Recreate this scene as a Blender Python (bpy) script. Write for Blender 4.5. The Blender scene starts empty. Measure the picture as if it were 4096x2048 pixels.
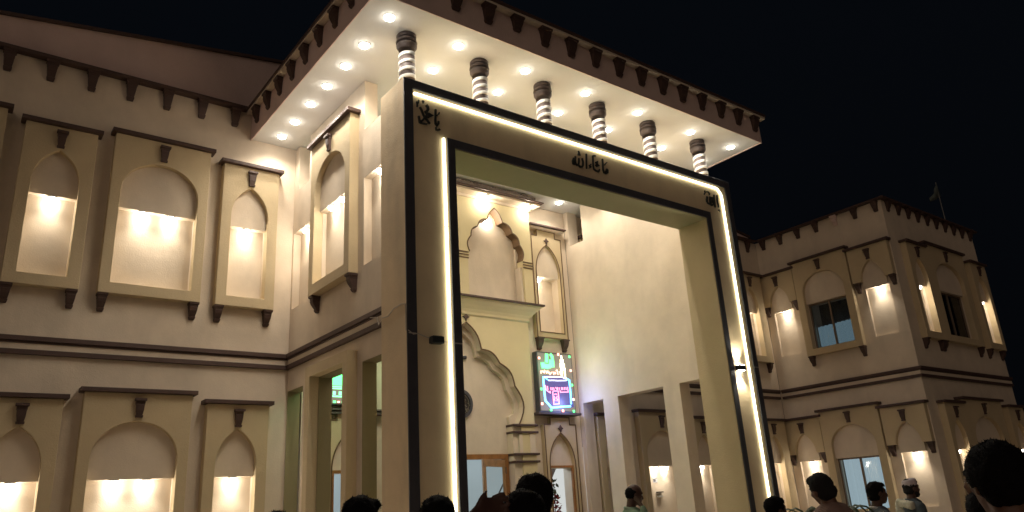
import bpy, bmesh, math, random
from mathutils import Vector, Matrix, noise
from mathutils.geometry import tessellate_polygon
random.seed(7)
scene = bpy.context.scene
COL = scene.collection
TXT = {'left': [(0.028, [(5.974, 6.852),(5.97, 6.807),(5.947, 6.763),(5.943, 6.713)]),(0.019, [(5.932, 6.811),(5.94, 6.755),(5.939, 6.706)]),(0.025, [(6.052, 6.867),(6.064, 6.83),(6.081, 6.86)]),(0.037, [(5.996, 6.716),(6.026, 6.67),(6.061, 6.582),(6.11, 6.523),(6.153, 6.48),(6.19, 6.442)]),(0.05, [(6.123, 6.798),(6.154, 6.77),(6.16, 6.722),(6.126, 6.663),(6.094, 6.641)]),(0.056, [(6.113, 6.622),(6.17, 6.626),(6.214, 6.614),(6.156, 6.573),(6.111, 6.566)]),(0.037, [(5.967, 6.53),(5.983, 6.426),(6.027, 6.45),(6.072, 6.512),(6.093, 6.567)]),(0.038, [(6.314, 6.762),(6.308, 6.679),(6.301, 6.553),(6.306, 6.48),(6.337, 6.452),(6.364, 6.491),(6.368, 6.541)]),(0.019, [(6.387, 6.721),(6.376, 6.686),(6.336, 6.647)]),(0.019, [(6.31, 6.408),(6.315, 6.36),(6.36, 6.36),(6.386, 6.374),(6.361, 6.391)]),(0.016, [(5.97, 6.41),(6.045, 6.407),(6.133, 6.419)])], 'mid': [(0.057, [(9.588, 6.616),(9.554, 6.547),(9.556, 6.499),(9.6, 6.497)]),(0.038, [(9.631, 6.669),(9.613, 6.579),(9.619, 6.502),(9.657, 6.481),(9.697, 6.502),(9.717, 6.58),(9.723, 6.649)]),(0.038, [(9.695, 6.49),(9.737, 6.463),(9.79, 6.476),(9.818, 6.519),(9.831, 6.596),(9.813, 6.672)]),(0.026, [(9.729, 6.817),(9.743, 6.771),(9.757, 6.731),(9.715, 6.727),(9.728, 6.773)]),(0.031, [(9.944, 6.803),(9.933, 6.695),(9.921, 6.569),(9.912, 6.463)]),(0.03, [(10.127, 6.811),(10.117, 6.678),(10.112, 6.578),(10.119, 6.505),(10.169, 6.48),(10.253, 6.475),(10.28, 6.531)]),(0.032, [(10.185, 6.664),(10.239, 6.696),(10.22, 6.641),(10.263, 6.614),(10.214, 6.59),(10.178, 6.613)]),(0.026, [(10.046, 6.593),(10.002, 6.552),(10.031, 6.534),(9.996, 6.501),(10.037, 6.523)]),(0.03, [(10.397, 6.797),(10.393, 6.683),(10.384, 6.556),(10.403, 6.492),(10.464, 6.481),(10.51, 6.505),(10.519, 6.569),(10.493, 6.582),(10.461, 6.518)]),(0.017, [(10.516, 6.744),(10.471, 6.708),(10.442, 6.67)]),(0.017, [(10.142, 6.815),(10.205, 6.818)])], 'right': [(0.032, [(13.724, 6.799),(13.731, 6.752),(13.684, 6.695)]),(0.026, [(13.788, 6.783),(13.85, 6.79),(13.893, 6.751),(13.868, 6.716)]),(0.057, [(13.787, 6.657),(13.752, 6.578),(13.745, 6.506)]),(0.051, [(13.894, 6.68),(13.875, 6.592),(13.87, 6.496),(13.913, 6.457)]),(0.038, [(13.751, 6.495),(13.832, 6.476),(13.915, 6.463),(13.985, 6.507),(14.011, 6.584)]),(0.032, [(14.049, 6.754),(14.034, 6.649),(14.029, 6.552),(14.028, 6.433)]),(0.033, [(14.166, 6.773),(14.152, 6.674),(14.148, 6.576),(14.161, 6.519),(14.155, 6.458)]),(0.032, [(13.964, 6.682),(13.956, 6.609),(13.948, 6.536)]),(0.019, [(14.129, 6.381),(14.186, 6.363)])]}
NEON = {'blue': [(0.048, [(12.972, 3.287),(12.969, 3.036),(12.98, 2.648),(13.178, 2.462),(13.542, 2.492),(13.87, 2.521)]),(0.042, [(13.71, 3.294),(13.895, 3.231),(13.9, 3.079),(13.905, 2.839),(13.891, 2.577)]),(0.019, [(13.01, 3.258),(13.167, 3.187)])], 'dot_green': [(13.974, 3.892),(13.984, 3.102),(12.874, 2.946),(13.158, 2.4),(13.972, 2.385)], 'dot_red': [(12.869, 3.785),(13.564, 3.929),(13.979, 3.504),(13.993, 2.707),(12.864, 2.555),(13.578, 2.387)], 'green': [(0.098, [(13.147, 3.952),(13.121, 3.677)]),(0.082, [(13.27, 3.929),(13.335, 3.852),(13.351, 3.692),(13.349, 3.563)]),(0.128, [(12.977, 3.668),(12.988, 3.573),(13.152, 3.567),(13.28, 3.607),(13.275, 3.767)])], 'pink': [(0.022, [(13.274, 2.909),(13.461, 2.916),(13.456, 2.571),(13.269, 2.55),(13.262, 2.892)]),(0.019, [(13.022, 3.054),(13.041, 2.938)]),(0.019, [(13.091, 3.034),(13.096, 2.932)]),(0.019, [(13.2, 3.0),(13.21, 2.929)]),(0.019, [(13.252, 3.005),(13.261, 2.932)]),(0.019, [(13.304, 3.004),(13.317, 2.934)]),(0.019, [(13.377, 3.015),(13.433, 2.947)]),(0.019, [(13.44, 3.018),(13.443, 2.947)]),(0.019, [(13.502, 3.013),(13.506, 2.95)]),(0.019, [(13.587, 3.025),(13.589, 2.95)]),(0.019, [(13.629, 3.022),(13.632, 2.952)]),(0.019, [(13.693, 3.029),(13.695, 2.955)]),(0.019, [(13.746, 3.032),(13.759, 2.957)]),(0.019, [(13.81, 3.04),(13.812, 2.955)]),(0.022, [(13.525, 2.935),(13.541, 2.885),(13.817, 2.903),(13.817, 2.947)]),(0.022, [(13.04, 2.93),(13.107, 2.886),(13.176, 2.858),(13.17, 2.904)]),(0.019, [(13.306, 2.816),(13.369, 2.834),(13.408, 2.812)]),(0.022, [(13.301, 2.769),(13.327, 2.723),(13.296, 2.675),(13.319, 2.644)]),(0.022, [(13.415, 2.773),(13.379, 2.725),(13.411, 2.679),(13.381, 2.647)])], 'red': [(0.022, [(12.864, 3.439),(12.877, 3.361)]),(0.022, [(12.936, 3.443),(12.982, 3.398),(13.018, 3.448),(13.021, 3.377)]),(0.022, [(13.069, 3.451),(13.094, 3.389),(13.144, 3.439),(13.154, 3.376)]),(0.022, [(13.19, 3.426),(13.214, 3.356),(13.283, 3.423)]),(0.023, [(13.325, 3.434),(13.35, 3.371),(13.397, 3.422),(13.424, 3.375)]),(0.023, [(13.433, 3.472),(13.477, 3.49),(13.481, 3.426),(13.506, 3.364)]),(0.023, [(13.536, 3.446),(13.576, 3.432),(13.59, 3.36)])], 'white': [(0.022, [(13.002, 3.281),(13.311, 3.293),(13.627, 3.306),(13.813, 3.26)]),(0.022, [(13.146, 3.186),(13.302, 3.197),(13.469, 3.199),(13.787, 3.218)])], 'yellow': [(0.036, [(13.668, 3.908),(13.679, 3.811)]),(0.115, [(13.678, 3.794),(13.675, 3.664)]),(0.164, [(13.683, 3.681),(13.679, 3.567)]),(0.065, [(13.641, 3.549),(13.632, 3.355)]),(0.043, [(13.759, 3.556),(13.751, 3.28)]),(0.033, [(13.649, 3.517),(13.766, 3.515)])]}

# ------------------------------------------------------------------ camera
S = 0.75          # metres per survey unit
H = 1.6           # eye height
def M(x, y, z): return Vector((x * S, y * S, z * S + H))
cam_d = bpy.data.cameras.new("camera"); cam = bpy.data.objects.new("camera", cam_d); COL.objects.link(cam)
R0 = ((0.79706952, -0.60107939, -0.05816998), (0.14755749, 0.28726109, -0.94641843), (0.58558258, 0.74577787, 0.31766083))
mw = Matrix.Identity(4)
for i in range(3):
    mw[i][0] = R0[0][i]; mw[i][1] = -R0[1][i]; mw[i][2] = -R0[2][i]
mw[0][3], mw[1][3], mw[2][3] = 0.0, 0.0, H
cam.matrix_world = mw
cam_d.sensor_width = 36; cam_d.lens = 26.3; cam_d.clip_start = 0.05; cam_d.clip_end = 900
scene.camera = cam

# ------------------------------------------------------------------ night sky, city glow, exposure
world = bpy.data.worlds.new("World"); scene.world = world; world.use_nodes = True
nt = world.node_tree; nt.nodes.clear()
wo = nt.nodes.new('ShaderNodeOutputWorld'); bg = nt.nodes.new('ShaderNodeBackground')
tc = nt.nodes.new('ShaderNodeTexCoord'); sx = nt.nodes.new('ShaderNodeSeparateXYZ'); cr = nt.nodes.new('ShaderNodeValToRGB')
nt.links.new(tc.outputs['Generated'], sx.inputs[0]); nt.links.new(sx.outputs['Z'], cr.inputs[0])
cr.color_ramp.elements[0].color = (0.0010, 0.0012, 0.0017, 1); cr.color_ramp.elements[0].position = 0.0
cr.color_ramp.elements[1].color = (0.0013, 0.0019, 0.0029, 1); cr.color_ramp.elements[1].position = 0.7
nt.links.new(cr.outputs[0], bg.inputs[0]); bg.inputs[1].default_value = 1.0
nt.links.new(bg.outputs[0], wo.inputs[0])
sun_d = bpy.data.lights.new("city_glow", 'SUN'); sun = bpy.data.objects.new("city_glow", sun_d); COL.objects.link(sun)
sun_d.energy = 0.21; sun_d.angle = math.radians(70); sun_d.color = (1.0, 0.76, 0.58)
sun.rotation_euler = (math.radians(62), 0, math.radians(-50))
scene.view_settings.view_transform = 'Standard'; scene.view_settings.look = 'None'
scene.view_settings.exposure = 0.45; scene.view_settings.gamma = 1.0
scene.render.engine = 'CYCLES'
scene.cycles.max_bounces = 6; scene.cycles.diffuse_bounces = 4; scene.cycles.glossy_bounces = 2
scene.cycles.sample_clamp_indirect = 6.0

# ------------------------------------------------------------------ materials
def mat(name, col, rough=0.8, bump=0.0, bscale=40, var=0.0, vscale=2.0, metal=0.0, spec=None, emit=None, estr=0.0, dirt=0.0):
    m = bpy.data.materials.new(name); m.use_nodes = True; n = m.node_tree; b = n.nodes['Principled BSDF']
    b.inputs['Base Color'].default_value = (*col, 1); b.inputs['Roughness'].default_value = rough; b.inputs['Metallic'].default_value = metal
    if spec is not None: b.inputs['Specular IOR Level'].default_value = spec
    if emit: b.inputs['Emission Color'].default_value = (*emit, 1); b.inputs['Emission Strength'].default_value = estr
    g = n.nodes.new('ShaderNodeNewGeometry')
    if var > 0:
        t = n.nodes.new('ShaderNodeTexNoise'); t.inputs['Scale'].default_value = vscale; t.inputs['Detail'].default_value = 6; t.inputs['Roughness'].default_value = 0.65
        n.links.new(g.outputs['Position'], t.inputs['Vector'])
        r = n.nodes.new('ShaderNodeValToRGB'); r.color_ramp.elements[0].position = 0.3; r.color_ramp.elements[1].position = 0.7
        r.color_ramp.elements[0].color = (*[c * (1 - var) for c in col], 1); r.color_ramp.elements[1].color = (*[min(1, c * (1 + var * .6)) for c in col], 1)
        n.links.new(t.outputs['Fac'], r.inputs[0]); out = r.outputs[0]
        if dirt > 0:   # blotchy stains in the paint, drawn out downwards
            mp = n.nodes.new('ShaderNodeMapping'); mp.inputs['Scale'].default_value = (1.1, 1.1, 0.35); n.links.new(g.outputs['Position'], mp.inputs[0])
            t2 = n.nodes.new('ShaderNodeTexNoise'); t2.inputs['Scale'].default_value = 1.7; t2.inputs['Detail'].default_value = 8; n.links.new(mp.outputs[0], t2.inputs['Vector'])
            r2 = n.nodes.new('ShaderNodeValToRGB'); r2.color_ramp.elements[0].position = 0.52; r2.color_ramp.elements[1].position = 0.72
            r2.color_ramp.elements[0].color = (0, 0, 0, 1); r2.color_ramp.elements[1].color = (dirt, dirt, dirt, 1)
            n.links.new(t2.outputs['Fac'], r2.inputs[0])
            mx = n.nodes.new('ShaderNodeMix'); mx.data_type = 'RGBA'; n.links.new(r2.outputs[0], mx.inputs[0]); n.links.new(out, mx.inputs[6]); mx.inputs[7].default_value = (*[c * .55 for c in col], 1)
            out = mx.outputs[2]
        n.links.new(out, b.inputs['Base Color'])
    if bump > 0:
        t = n.nodes.new('ShaderNodeTexNoise'); t.inputs['Scale'].default_value = bscale; t.inputs['Detail'].default_value = 5
        n.links.new(g.outputs['Position'], t.inputs['Vector'])
        t3 = n.nodes.new('ShaderNodeTexNoise'); t3.inputs['Scale'].default_value = 3.5; t3.inputs['Detail'].default_value = 3
        n.links.new(g.outputs['Position'], t3.inputs['Vector'])
        ad = n.nodes.new('ShaderNodeMath'); ad.operation = 'MULTIPLY_ADD'; ad.inputs[1].default_value = 2.2
        n.links.new(t3.outputs['Fac'], ad.inputs[0]); n.links.new(t.outputs['Fac'], ad.inputs[2])
        bp = n.nodes.new('ShaderNodeBump'); bp.inputs['Strength'].default_value = bump; bp.inputs['Distance'].default_value = 0.02
        n.links.new(ad.outputs[0], bp.inputs['Height']); n.links.new(bp.outputs[0], b.inputs['Normal'])
    return m
MT = dict(
    cream=mat('cream_plaster', (0.71, 0.605, 0.48), .85, .16, 60, .10, 1.5, dirt=.30),
    soffit=mat('white_soffit_paint', (0.66, 0.655, 0.625), .8, .12, 50, .05, 1.2),
    ochre=mat('ochre_panel_paint', (0.57, 0.46, 0.29), .8, .25, 60, .07, 1.5, dirt=.12),
    yellow=mat('yellow_paint', (0.70, 0.60, 0.36), .75, .15, 60, .05, 1.5, dirt=.08),
    gate=mat('beige_gate_paint', (0.80, 0.64, 0.42), .8, .2, 60, .12, 1.0, dirt=.4),
    fascia=mat('pinkish_fascia_plaster', (0.72, 0.55, 0.50), .85, .3, 50, .08, 1.2, dirt=.2),
    olive2=mat('khaki_lining_paint', (0.44, 0.40, 0.22), .75, .15, 60, .06, 1.5),
    olive=mat('olive_lining_paint', (0.27, 0.23, 0.12), .75, .15, 60, .06, 1.5),
    brown=mat('dark_brown_trim_paint', (0.075, 0.042, 0.034), .55, .2, 70, .15, 6),
    taupe=mat('taupe_column_paint', (0.085, 0.062, 0.056), .6, .2, 70, .12, 6),
    line=mat('brown_line_paint', (0.13, 0.075, 0.035), .6, .1, 70),
    black=mat('charcoal_tile_border', (0.07, 0.07, 0.085), .45, .06, 40, .15, 5),
    letter=mat('dark_letter_acrylic', (0.035, 0.04, 0.04), .35),
    rough=mat('grey_rough_concrete', (0.20, 0.165, 0.15), .95, .9, 25, .3, 5),
    wood=mat('varnished_wood', (0.33, 0.15, 0.05), .4, .1, 30, .3, 8),
    wood2=mat('pale_varnished_wood', (0.42, 0.24, 0.11), .4, .1, 30, .3, 8),
    alu=mat('bronze_aluminium', (0.23, 0.17, 0.12), .45, metal=.4),
    ground=mat('dusty_paving', (0.5, 0.43, 0.36), .9, .5, 20, .2, 2),
    led=mat('led_strip_glow', (1, 1, .8), .5, emit=(1.0, 0.97, 0.70), estr=4),
    leddiff=mat('lamp_diffuser_glow', (1, 1, 1), .5, emit=(1.0, 0.95, 0.84), estr=18),
    bulb=mat('bulb_glow', (1, 1, 1), .5, emit=(1.0, 0.93, 0.80), estr=13),
    darkglass=mat('dark_glass', (0.02, 0.03, 0.035), .08, spec=.8),
    plaque=mat('engraved_dark_metal', (0.05, 0.042, 0.035), .45, .4, 30, metal=.5),
    silver=mat('worn_silver_inlay', (0.32, 0.29, 0.25), .4, metal=.6),
    cable=mat('white_cable', (0.5, 0.45, 0.4), .6),
    paper=mat('printed_paper', (0.55, 0.55, 0.58), .7), ink=mat('grey_ink', (0.12, 0.12, 0.14), .7),
    flag=mat('pale_green_flag_cloth', (0.10, 0.12, 0.11), .9), pole=mat('galvanised_pole', (0.2, 0.2, 0.2), .5, metal=.6),
    leaf=mat('palm_leaf', (0.05, 0.07, 0.025), .5), pot=mat('clay_pot', (0.25, 0.11, 0.06), .8),
    redleaf=mat('dark_red_leaves', (0.30, 0.03, 0.045), .6),
    box=mat('lamp_housing_metal', (0.05, 0.06, 0.065), .4, metal=.3),
)
def emis(name, c, s): return mat(name, (0.02, 0.02, 0.02), .5, emit=c, estr=s)
MT['n_blue'] = emis('blue_neon', (0.10, 0.50, 1.0), 5.0); MT['n_white'] = emis('white_neon', (0.8, 0.85, 1.0), 3); MT['n_pink'] = emis('pink_neon', (1.0, 0.22, 0.35), 3)
MT['n_red'] = emis('red_neon', (1.0, 0.35, 0.25), 4); MT['n_green'] = emis('green_neon', (0.10, 1.0, 0.22), 2.6); MT['n_yellow'] = emis('yellow_neon', (1.0, 0.85, 0.45), 5)
MT['screen'] = emis('backlit_sign_panel', (0.36, 0.30, 0.22), 0.55)
MT['screen2'] = emis('dark_sign_print', (0.09, 0.07, 0.26), 0.9)
MT['room'] = emis('lit_room_wall', (0.40, 0.50, 0.52), 0.42); MT['roomw'] = emis('lit_white_room_wall', (0.75, 0.78, 0.76), 0.6); MT['room_blue'] = emis('lit_curtain', (0.52, 0.60, 0.64), 0.72)  # room walls and curtain glow themselves, standing in for indoor light
MT['room_dim'] = emis('dim_curtain', (0.36, 0.50, 0.58), 0.28)  # curtain with a weaker glow of its own instead of room light

# ------------------------------------------------------------------ object helpers
def tag(o, label=None, cat=None, group=None, kind=None):
    if label: o['label'] = label
    if cat: o['category'] = cat
    if group: o['group'] = group
    if kind: o['kind'] = kind
    return o
def empty(name, loc, label=None, cat=None, group=None, kind=None, rz=0.0):
    o = bpy.data.objects.new(name, None); o.empty_display_size = .2; COL.objects.link(o); o.location = loc; o.rotation_euler = (0, 0, rz)
    o.matrix_world = Matrix.Translation(Vector(loc)) @ Matrix.Rotation(rz, 4, 'Z')
    return tag(o, label, cat, group, kind)
def adopt(o, parent, wloc, rz=0.0):
    """link o below parent with its origin at world position wloc"""
    COL.objects.link(o); w = Matrix.Translation(Vector(wloc)) @ Matrix.Rotation(rz, 4, 'Z')
    if parent:
        o.parent = parent; o.matrix_basis = WM[parent.name].inverted() @ w
    else: o.matrix_basis = w
    WM[o.name] = w
    return o
WM = {}
_e = empty
def empty(*a, **k):
    o = _e(*a, **k); WM[o.name] = o.matrix_world.copy(); return o

class MB:
    """collects faces in world metres, then links them as one mesh object"""
    def __init__(s): s.v = []; s.f = []
    def vert(s, p): s.v.append(Vector(p)); return len(s.v) - 1
    def face(s, ids): s.f.append(tuple(ids))
    def hexa(s, p):   # p: 8 points bottom ring 4, top ring 4
        i = [s.vert(q) for q in p]
        for f in ((0, 3, 2, 1), (4, 5, 6, 7), (0, 1, 5, 4), (1, 2, 6, 5), (2, 3, 7, 6), (3, 0, 4, 7)): s.face([i[k] for k in f])
    def box(s, x0, x1, y0, y1, z0, z1):   # survey units
        s.hexa([M(x0, y0, z0), M(x1, y0, z0), M(x1, y1, z0), M(x0, y1, z0), M(x0, y0, z1), M(x1, y0, z1), M(x1, y1, z1), M(x0, y1, z1)])
    def pbox(s, pl, u0, u1, v0, v1, w0, w1):
        s.hexa([pl(u0, v0, w0), pl(u1, v0, w0), pl(u1, v1, w0), pl(u0, v1, w0), pl(u0, v0, w1), pl(u1, v0, w1), pl(u1, v1, w1), pl(u0, v1, w1)])
    def plate(s, pl, outer, holes, w0, w1):
        loops = [outer] + list(holes); flat = [p for l in loops for p in l]
        tris = tessellate_polygon([[Vector((a, b, 0)) for a, b in l] for l in loops])
        for w, fl in ((w0, 0), (w1, 1)):
            base = len(s.v)
            for a, b in flat: s.vert(pl(a, b, w))
            for t in tris: s.face([base + k for k in (t if fl else t[::-1])])
        n = len(flat); b0 = len(s.v) - 2 * n; b1 = b0 + n; o = 0
        for l in loops:
            m = len(l)
            for k in range(m):
                a, b = o + k, o + (k + 1) % m
                s.face((b0 + a, b0 + b, b1 + b, b1 + a))
            o += m
    def ribbon(s, pl, pts, width, w0, w1, closed=False):
        n = len(pts); L = []; Rr = []
        for i in range(n):
            if closed: a = Vector(pts[i - 1]); c = Vector(pts[(i + 1) % n])
            else: a = Vector(pts[max(i - 1, 0)]); c = Vector(pts[min(i + 1, n - 1)])
            p = Vector(pts[i]); d1 = (p - a); d2 = (c - p)
            if d1.length < 1e-6: d1 = d2
            if d2.length < 1e-6: d2 = d1
            d1 = d1.normalized(); d2 = d2.normalized(); t = d1 + d2
            if t.length < .2: t = d1
            t = t.normalized(); nn = Vector((-t.y, t.x)); k = 1 / max(.45, abs(nn.dot(Vector((-d1.y, d1.x)))))
            L.append(p + nn * width / 2 * k); Rr.append(p - nn * width / 2 * k)
        ring = []
        for i in range(n):
            ring.append([s.vert(pl(L[i].x, L[i].y, w0)), s.vert(pl(Rr[i].x, Rr[i].y, w0)), s.vert(pl(Rr[i].x, Rr[i].y, w1)), s.vert(pl(L[i].x, L[i].y, w1))])
        for i in range(n if closed else n - 1):
            a, b = ring[i], ring[(i + 1) % n]
            for k in range(4): s.face((a[k], a[(k + 1) % 4], b[(k + 1) % 4], b[k]))
        if not closed: s.face(ring[0]); s.face(ring[-1][::-1])
    def lathe(s, c, prof, seg=24, flip=1):   # metres: prof list of (r, dz)
        rings = []
        for r, dz in prof: rings.append([s.vert((c[0] + r * math.cos(2 * math.pi * k / seg), c[1] + r * math.sin(2 * math.pi * k / seg), c[2] + dz)) for k in range(seg)])
        for a, b in zip(rings, rings[1:]):
            for k in range(seg): s.face((a[k], a[(k + 1) % seg], b[(k + 1) % seg], b[k]))
        s.face(rings[0][::-1]); s.face(rings[-1])
    def build(s, name, m, parent=None, bevel=0.0, smooth=False, loc=None, rz=0.0):
        lo = Vector([min(v[i] for v in s.v) for i in range(3)]); hi = Vector([max(v[i] for v in s.v) for i in range(3)])
        o0 = Vector(loc) if loc is not None else Vector(((lo.x + hi.x) / 2, (lo.y + hi.y) / 2, lo.z))
        me = bpy.data.meshes.new(name); rot = Matrix.Rotation(-rz, 3, 'Z')
        me.from_pydata([rot @ (v - o0) for v in s.v], [], s.f)
        bm = bmesh.new(); bm.from_mesh(me); bmesh.ops.remove_doubles(bm, verts=bm.verts, dist=1e-5); bmesh.ops.recalc_face_normals(bm, faces=bm.faces)
        bm.to_mesh(me); bm.free()
        if smooth: me.polygons.foreach_set('use_smooth', [True] * len(me.polygons))
        me.materials.append(MT[m] if isinstance(m, str) else m)
        o = bpy.data.objects.new(name, me); adopt(o, parent, o0, rz)
        if bevel: b = o.modifiers.new('bevel', 'BEVEL'); b.width = bevel; b.segments = 2; b.limit_method = 'ANGLE'; b.angle_limit = math.radians(40)
        return o

def planeY(Y0): return lambda u, v, w: M(u, Y0 - w, v)      # faces the courtyard
def planeX(X0): return lambda u, v, w: M(X0 - w, u, v)      # faces left
def planeXr(X0): return lambda u, v, w: M(X0 + w, u, v)     # faces right
def rect(u0, u1, v0, v1): return [(u0, v0), (u1, v0), (u1, v1), (u0, v1)]
def light(name, loc, watts, parent=None, r=0.04, c=(1.0, 0.80, 0.56), kind='POINT', spot=120, blend=.6, rot=(0, 0, 0)):
    d = bpy.data.lights.new(name, kind); d.energy = watts; d.color = c; d.shadow_soft_size = r
    if kind == 'SPOT': d.spot_size = math.radians(spot); d.spot_blend = blend
    o = bpy.data.objects.new(name, d); adopt(o, parent, loc)
    if kind == 'SPOT': o.rotation_euler = rot
    return o

# carved corbel: one shared mesh per size, local -Y outwards
_corb = {}
def corbel(parent, facing, u, vtop, w, plane0, h, wid, depth, name='bracket', m='brown', key=False):
    k = (h, wid, depth, m, key)
    if k not in _corb:
        hw = wid * S / 2; H_ = h * S; D = depth * S
        if key: rings = [(0, 1, 1), (-.13, 1, 1), (-.14, .82, .62), (-.30, .80, .60), (-.34, .72, .75), (-.62, .66, .62), (-.88, .52, .34), (-.89, .66, .5), (-1, .62, .42)]
        else: rings = [(0, 1, 1), (-.12, 1, .97), (-.13, .86, .86), (-.27, .84, .80), (-.30, .78, .86), (-.5, .72, .74), (-.68, .64, .52), (-.80, .58, .34), (-.82, .66, .42), (-.93, .60, .34), (-1, .5, .22)]
        me = bpy.data.meshes.new(name); V = []; F = []
        for z, a, d in rings: V += [(-hw * a, 0, z * H_), (hw * a, 0, z * H_), (hw * a, -D * d, z * H_), (-hw * a, -D * d, z * H_)]
        for i in range(len(rings) - 1):
            for q in range(4): F.append((4 * i + q, 4 * i + (q + 1) % 4, 4 * i + 4 + (q + 1) % 4, 4 * i + 4 + q))
        F += [(0, 1, 2, 3), tuple(4 * (len(rings) - 1) + q for q in (3, 2, 1, 0))]
        me.from_pydata(V, [], F); me.materials.append(MT[m]); _corb[k] = me
    o = bpy.data.objects.new(name, _corb[k])
    rz = {'Y': 0, 'X': -math.pi / 2, 'Xr': math.pi / 2}[facing]
    pl = {'Y': planeY, 'X': planeX, 'Xr': planeXr}[facing](plane0)
    return adopt(o, parent, pl(u, vtop, w), rz)

PL = {'Y': planeY, 'X': planeX, 'Xr': planeXr}
def arch_pts(kind, half, spring, top, n=14):
    """right springing over the top to the left springing, centre u=0"""
    if kind == 'round': return [(half * math.cos(math.pi * k / (2 * n)), spring + (top - spring) * math.sin(math.pi * k / (2 * n))) for k in range(2 * n + 1)]
    out = []
    for k in range(n + 1):
        t = k / n; p0 = (half, spring); p1 = (half * .93, spring + (top - spring) * .66); p2 = (0, top)
        out.append(((1 - t) ** 2 * p0[0] + 2 * t * (1 - t) * p1[0] + t * t * p2[0], (1 - t) ** 2 * p0[1] + 2 * t * (1 - t) * p1[1] + t * t * p2[1]))
    return out + [(-a, b) for a, b in out[::-1][1:]]

def niche_lamp(facing, p0, u, v, label, group, watts=15.0, w=0.02, parent_mat='bulb'):
    pl = PL[facing](p0); c = pl(u, v, w); watts = 26.0 if watts > 12 else watts * 2.0
    t = empty('niche_lamp', c, label, 'lamp', group)
    k_ = watts / 26.0; n = (pl(u, v, w + .1) - c).normalized()
    b = MB(); b.lathe((c.x, c.y, c.z - .012), [(.058, .012), (.061, 0), (.05, -.006)], 16); b.build('lamp_ring', 'soffit', t)
    b = MB(); b.lathe((c.x, c.y, c.z - .02), [(.045, 0), (.050, -.02), (.046, -.042), (.030, -.060), (.01, -.066)], 16); b.build('bulb_glass', parent_mat, t, smooth=True)
    q = c - n * (.075 * w / .1 + .028); light('bulb_light', (q.x, q.y, c.z - .12), 3.0 * k_, t, .02, (1.0, 0.90, 0.74))
    q = c + n * .10; light('lamp_light', (q.x, q.y, c.z - .02), 20 * k_, t, .05, (1.0, 0.89, 0.72), 'SPOT', 104, 1.0)
    return t
def panel(parent, facing, p0, uc, kind, vb, half=None, nhalf=None, full=True, th=.2, nb=.22, key=True, brk=True, capm='brown', pm='ochre', cap=True, back=True, top=None, arch_top=None, caphw=.08):
    """a raised painted surround with arched recess; returns the rectangle to be cut from the wall"""
    pl = PL[facing](p0)
    wide = kind == 'wide'
    half = half or (.935 if wide else .615); nh = nhalf or (.74 if wide else .40)
    vt = vb + (top or (3.37 if wide else 3.22)); at = vb + (arch_top or (2.85 if wide else 2.74)); lint = vb + 1.82; nbv = vb + nb
    spring = vb + (2.17 if wide else 2.07)
    arch = [(uc + a, b) for a, b in arch_pts('round' if wide else 'pointed', nh, spring, at)]
    root = None
    b = MB()
    if full:
        hole = [(uc - nh, nbv), (uc + nh, nbv)] + arch
        b.plate(pl, rect(uc - half, uc + half, vb, vt), [hole], .0, th)
    else:
        pb = vb + 2.07
        b.plate(pl, [(uc - half, pb), (uc - nh, pb)] + [(a, v) for a, v in arch[::-1] if v > pb + .001] + [(uc + nh, pb), (uc + half, pb), (uc + half, vt), (uc - half, vt)], [], .0, th)
    root = b.build('niche_surround', pm, parent, bevel=.006)
    if cap:
        b = MB(); b.pbox(pl, uc - half - caphw, uc + half + caphw, vt + .001, vt + .08, .0, th + .09); b.build('cap_ledge', capm, root, bevel=.006)
    # recessed head of the arch
    b = MB(); b.plate(pl, [(uc - nh + .002, lint), (uc + nh - .002, lint)] + [(uc + (a - uc) * .998, v - .002) for a, v in arch], [], .0, .07); b.build('arch_head', 'cream', root)
    if back:
        b = MB(); b.pbox(pl, uc - nh - .02, uc + nh + .02, nbv - .02, lint + .02, -.12, -.085); b.build('niche_back', 'cream', root)
    if key: corbel(root, facing, uc, vt - .10 if full else vt - .12, th, p0, .35, .2, .10, 'keystone', key=True)
    if brk:
        vb2 = vb if full else vb + 2.07
        for s in (-1, 1): corbel(root, facing, uc + s * (half - .1), vb2, 0, p0, .34, .19, th * .95)
    return rect(uc - nh, uc + nh, nbv, lint)
ZG = -H / S      # ground level in survey units
# ------------------------------------------------------------------ ground
b = MB(); b.v = [Vector((-300, -200, 0)), Vector((400, -200, 0)), Vector((400, 400, 0)), Vector((-300, 400, 0))]; b.f = [(0, 1, 2, 3)]
tag(b.build('ground', 'ground', None), None, None, kind='structure')
# paving slabs of the forecourt, each with its own joint, joined
b = MB()
for i in range(26):
    for j in range(12):
        x0 = -3 + i * 1.1; y0 = 3.2 + j * 1.0
        b.box(x0 + .012, x0 + 1.088, y0 + .012, y0 + .988, ZG, ZG + .04)
tag(b.build('paving_slabs', 'ground', None), 'square dusty paving slabs of the forecourt between crowd and building', 'paving', kind='stuff')

def cornice(parent, facing, p0, u0, u1, ext0=0, ext1=0):
    pl = PL[facing](p0)
    b = MB(); b.pbox(pl, u0 - ext0 * .10, u1 + ext1 * .10, 3.32, 3.41, .001, .10); b.pbox(pl, u0 - ext0 * .07, u1 + ext1 * .07, 3.285, 3.318, .001, .07); b.build('cornice_trim', 'brown', parent, bevel=.004)
    b = MB(); b.pbox(pl, u0 - ext0 * .05, u1 + ext1 * .05, 3.172, 3.283, .001, .045); b.build('cornice_band', 'cream', parent)
    b = MB(); b.pbox(pl, u0 - ext0 * .075, u1 + ext1 * .075, 3.08, 3.17, .001, .075); b.build('cornice_trim', 'brown', parent, bevel=.004)

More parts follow.
